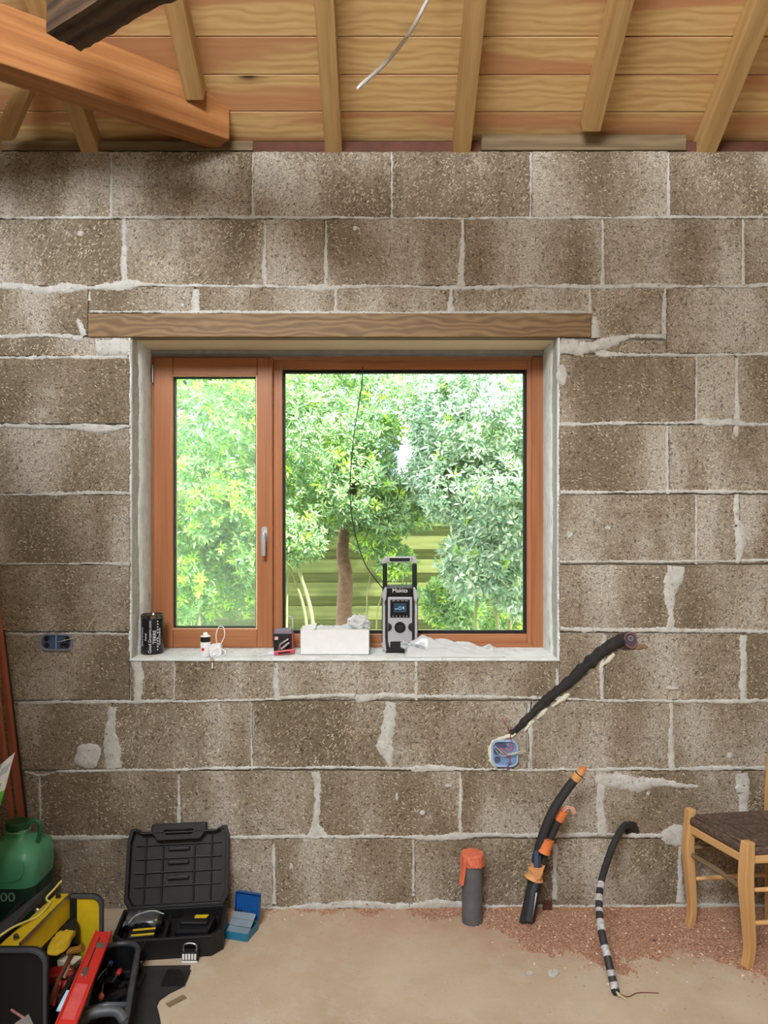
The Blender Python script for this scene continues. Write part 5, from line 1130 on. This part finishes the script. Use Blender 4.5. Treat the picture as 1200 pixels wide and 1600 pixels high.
for hx, sx_, hc, lab in (((171, 1507), (151, 1531), WIREU, 'screwdriver with a blue end lying in the black tray'), ((186, 1519), (175, 1535), WIRER, 'screwdriver with a red end lying in the black tray'), ((158, 1557), (161, 1538), ORANGER, 'screwdriver with an orange-red end lying by the tray crossbar'), ((168, 1510), (165, 1524), BLACKS, 'short thin screwdriver beside the blue-ended one')):
    zz = .05; d1 = (CZ - zz) * 1200 / (hx[1] - 800); d2 = (CZ - zz) * 1200 / (sx_[1] - 800)
    a_, b_ = P(hx[0], hx[1], d1 - 2.8), P(sx_[0], sx_[1], d2 - 2.8); d_ = (b_ - a_).normalized()
    sd_ = thing('screwdriver', a_, lab, 'screwdriver', 'screwdrivers in the black tray')
    MB().tube([a_ - d_ * .012, a_, a_ + d_ * .012], [.007, .009, .006], 10).build('handle', hc, sd_, smooth=True)
    MB().tube([a_ + d_ * .01, b_], .0024, 8).build('shaft', METAL, sd_)
m = MB(Mt)
for k in range(16): m.box((random.uniform(-.24, -.0), random.uniform(-.035, .035), .016 + random.uniform(0, .012)), (random.uniform(.02, .05), random.uniform(.01, .03), .012), RZ(random.uniform(0, 180)) @ RX(random.uniform(-20, 20)))
tag(m.build('small_fittings', BLACK), 'heap of small black fittings filling the black tray', 'fittings', kind='stuff')
# -- grey trowel at the lower left edge
tw = thing('putty_knife', P(38, 1600, -.86), 'grey putty knife with a thin pinkish handle at the very bottom left', 'putty knife')
MB().tube([P(18, 1578, -.80), P(36, 1590, -.84)], .003, 8).build('handle', plain('pinkish_handle', (190, 130, 130), .5), tw)
m = MB(); m.bar(P(34, 1592, -.84), P(50, 1628, -.88), .035, .003, (0, -.5, 1)); m.build('blade', plain('matte_grey_blade', (120, 118, 118), .4, .4), tw)

# -- drill case
K0 = Vector((-.715, -.215, 0)); Mk = T(K0) @ RZ(7)
dcs = thing('drill_case', K0, 'open black plastic power tool case with its lid leaning on the wall', 'tool case')
CW, CD = .355, .205
def cham(w, d, c): return [(-w / 2 + c, -d / 2), (w / 2 - c, -d / 2), (w / 2, -d / 2 + c), (w / 2, d / 2), (-w / 2, d / 2), (-w / 2, -d / 2 + c)]
m = MB(Mk); m.ring(cham(CW, CD, .035), cham(CW - .024, CD - .024, .03), .068); m.build('base', BLACK, dcs, bevel=.003)
m = MB(Mk); m.prism(cham(CW - .02, CD - .02, .03), .012); m.build('base_floor', BLACKM, dcs)
m = MB(Mk); m.box((-.015, -.01, .030), (.008, .17, .04)); m.box((.06, .05, .030), (.18, .006, .04)); m.build('divider', BLACKM, dcs)
Ll = Mk @ T((0, CD / 2 - .002, .062)) @ RX(90 - 17)   # lid plane: x right, y up, z towards the room
lid_o = [(-.178, .03), (-.160, 0), (.160, 0), (.178, .03), (.178, .225), (.168, .262), (.150, .262), (.138, .250), (-.138, .250), (-.150, .262), (-.168, .262), (-.178, .225)]
lid_i = [(x * .93, .012 + (y - .0) * .93) for x, y in lid_o]
m = MB(Ll); m.ring(lid_o, lid_i, .034, z0=-.030); lidp = m.build('lid', BLACK, dcs, bevel=.003)
m = MB(Ll); m.prism(lid_o, .004, z0=-.032); m.build('lid_shell', plain('case_black_inner', (30, 30, 30), .55, 0, .3, 25), lidp)
for x in (-.115, -.055, .055, .115): MB(Ll).box((x, .125, -.024), (.006, .215, .012)).build('rib', BLACK, lidp, bevel=.002)
for y in (.07, .115, .16, .205): MB(Ll).box((0, y, -.025), (.30, .005, .010)).build('rib', BLACK, lidp, bevel=.002)
for y in (.095, .145, .19): MB(Ll).box((0, y, -.021), (.075, .012, .012)).build('clip', BLACK, lidp, bevel=.003)
hd_ = [(-.092, .238), (.092, .238), (.092, .274), (-.092, .274)]
m = MB(Ll)
out_ = [(-.075, .222), (.075, .222), (.096, .248), (.096, .276), (-.096, .276), (-.096, .248)]; in_ = [(-.044, .240), (.044, .240), (.050, .250), (.050, .256), (-.050, .256), (-.050, .250)]
m.ring(out_, in_, .026, z0=-.022); m.build('handle', BLACK, lidp, bevel=.003)
MB(Ll).box((0, .248, -.0235), (.10, .017, .002)).build('handle_slot', plain('slot_grey', (150, 146, 136), .8, 0, .25, 40), lidp)
m = MB(Mk); m.tube([Mk.inverted() @ (Ll @ Vector((-.165, 0, -.008))), Mk.inverted() @ (Ll @ Vector((.165, 0, -.008)))], .006, 10); m.build('hinge', BLACKM, dcs)
# cordless drill
dr = thing('cordless_drill', Mk @ Vector((-.08, .0, .05)), 'black cordless drill lying in the left half of the open tool case', 'drill')
m = MB(Mk); m.tube([(-.155, .045, .045), (-.15, .04, .048), (-.09, .035, .05), (-.05, .03, .05), (-.035, .03, .05)], [.014, .026, .030, .028, .02], 14); m.build('motor_housing', BLACKS, dr, smooth=True, auto=50)
m = MB(Mk); m.tube([(-.09, .03, .045), (-.095, -.01, .045), (-.10, -.035, .042)], [.022, .019, .024], 12); m.build('handle', BLACK, dr, smooth=True, auto=50)
m = MB(Mk); m.box((-.085, -.062, .044), (.085, .045, .058), RZ(3)); bt_ = m.build('battery', BLACK, dr, bevel=.004)
m = MB(Mk); m.box((-.080, -.0800, .0735), (.072, .008, .002), RZ(3)); m.build('yellow_label', YELLOW, bt_)
m = MB(Mk); m.box((-.080, -.048, .0738), (.072, .009, .002), RZ(3)); m.build('yellow_label', YELLOW, bt_)
m = MB(Mk); m.lathe([(.004, 0), (.004, .003)], 8, T((-.052, .0, .075))); m.build('indicator', plain('yellow_green_dot', (190, 200, 60), .4), dr)
MB(Mk).tube(spline([(-.14, .0, .072), (-.12, .03, .082), (-.07, .045, .086), (-.03, .03, .080)], 6), .002, 8).build('bag_edge', FILM, dr, smooth=True)
m = MB(Mk); random.seed(77)
m.grid(lambda u, v: (-.155 + .11 * u, -.035 + .085 * v, .074 + .014 * math.sin(u * 3.1) + .012 * noise.noise((u * 5, v * 5, 0)) + .008 * noise.noise((u * 14, v * 10, 2))), 20, 14); tag(m.build('plastic_bag', film('thin_clear_bag', .22, C(170, 176, 180))), 'clear plastic bag lying over the cordless drill in the tool case', 'bag')
cg = thing('battery_charger', Mk @ Vector((.08, -.02, .04)), 'black battery charger with a small yellow label in the right half of the open case', 'charger')
m = MB(Mk); m.prism([(.015, -.05), (.13, -.06), (.145, .03), (.03, .045)], .05, z0=.014); m.build('charger_body', BLACKS, cg, bevel=.008)
m = MB(Mk); m.prism([(.03, -.02), (.12, -.03), (.125, .02), (.04, .03)], .012, z0=.063); m.build('raised_deck', BLACK, cg, bevel=.004)
m = MB(Mk); m.prism([(.075, .000), (.115, -.004), (.122, .014), (.078, .018)], .002, z0=.075); m.build('yellow_label', YELLOW, cg)
ad = thing('striped_adapter', P(297, 1490, -.35), 'small adapter with white slats standing at the front corner of the black case', 'adapter')
cA = F(297, 1503) + Vector((0, .004, 0)); m = MB(); m.box(cA + Vector((0, 0, .018)), (.052, .022, .034)); m.build('adapter_body', BLACKM, ad, bevel=.002)
for k in range(5): MB().b2(cA + Vector((-.023 + k * .0095, -.0135, .012)), cA + Vector((-.0165 + k * .0095, -.0105, .030))).build('slat', WHITE, ad)
MB().b2(cA + Vector((-.025, -.0135, .002)), cA + Vector((.025, -.0105, .008))).build('slat', WHITE, ad)
MB().tube(spline([cA + Vector(v) for v in ((-.020, -.006, .034), (-.020, -.006, .055), (0, -.004, .060), (.020, -.006, .055), (.020, -.006, .034))], 5), .003, 8).build('wire_bail', METAL, ad, smooth=True)
wire('power_lead', [F(222, 1508) + Vector((0, 0, .006)), F(240, 1496) + Vector((0, 0, .02)), Mk @ Vector((-.075, -.112, .04)), Mk @ Vector((-.06, -.098, .074))], .002, BLACKM)
tag(bpy.data.objects['power_lead'], 'thin black cord running from the black sheet up into the tool case', 'cord')
# -- blue drill bit case
B0 = Vector((-.492, -.165, 0)); Mq = T(B0) @ RZ(-16)
bc_ = thing('drill_bit_case', B0, 'small blue hinged case of drill bits standing open on the floor by the wall', 'bit case')
m = MB(Mq); m.ring(rrect(.094, .085, .004, 2), rrect(.088, .079, .003, 2), .026); m.prism(rrect(.09, .081, .003, 2), .003); m.build('base', BLUET, bc_, bevel=.001)
m = MB(Mq @ T((0, .042, .026)) @ RX(90 - 8)); m.ring(rrect(.094, .088, .006, 3, 0, .046), rrect(.088, .082, .005, 3, 0, .046), .014, z0=-.012); m.prism(rrect(.09, .084, .005, 3, 0, .046), .002, z0=-.012); m.build('lid', BLUEC, bc_, bevel=.001)
for k, (y, z, a_) in enumerate(((.026, .048, 35), (.006, .034, 35), (-.016, .022, 20))):
    m = MB(Mq @ T((0, y, z)) @ RX(a_)); m.box((0, 0, 0), (.082, .024, .003)); m.build('rack', plain('rack_grey', (112, 128, 140), .5), bc_, bevel=.001)
random.seed(80)
for k in range(8):
    x = -.036 + k * .0098; r_ = .0030 - k * .00022
    bit = thing('drill_bit', Mq @ Vector((x, .03, .05)), 'thin dark drill bit held in the top rack of the blue case', 'drill bit', 'drill bits in the blue case')
    MB(Mq).tube([(x, .034, .044), (x, .037, .064 - k * .001)], r_, 8).build('shank', BLACKM if k < 3 else plain('bit_steel', (120, 124, 126), .35, .8), bit)
# -- black sheet on the floor
m = MB(); out_ = [F(206, 1514), F(232, 1511), F(298, 1510), F(292, 1528), F(284, 1544), F(264, 1554), F(250, 1564), F(245, 1574), F(249, 1588), F(251, 1600), F(240, 1650), F(196, 1650), F(192, 1600), F(196, 1550)]
m.prism([(p.x, p.y) for p in out_][::-1], .004, z0=.001)
tag(m.build('rubber_sheet', RUBBER, bevel=.001), 'flat black rubber sheet with a curved edge on the floor by the tray', 'sheet')
random.seed(81); m = MB()
m.grid(lambda u, v: (F(255 + 38 * u, 0 + 1532).x, F(0, 1518 + 26 * v).y, .0055 + .0035 * abs(noise.noise((u * 9, v * 3, 0)))), 16, 12); tag(m.build('wrinkled_tape', BLACK), 'wrinkled black patch on the far corner of the black sheet', 'tape')
wire('rubber_strap', [F(207, 1500) + Vector((0, 0, .02)), F(214, 1512) + Vector((0, 0, .015)), F(224, 1526) + Vector((0, 0, .012)), F(212, 1550) + Vector((0, 0, .012))], .008, RUBBER); tag(bpy.data.objects['rubber_strap'], 'short thick black rubber strap curling between the tray and the black sheet', 'strap')
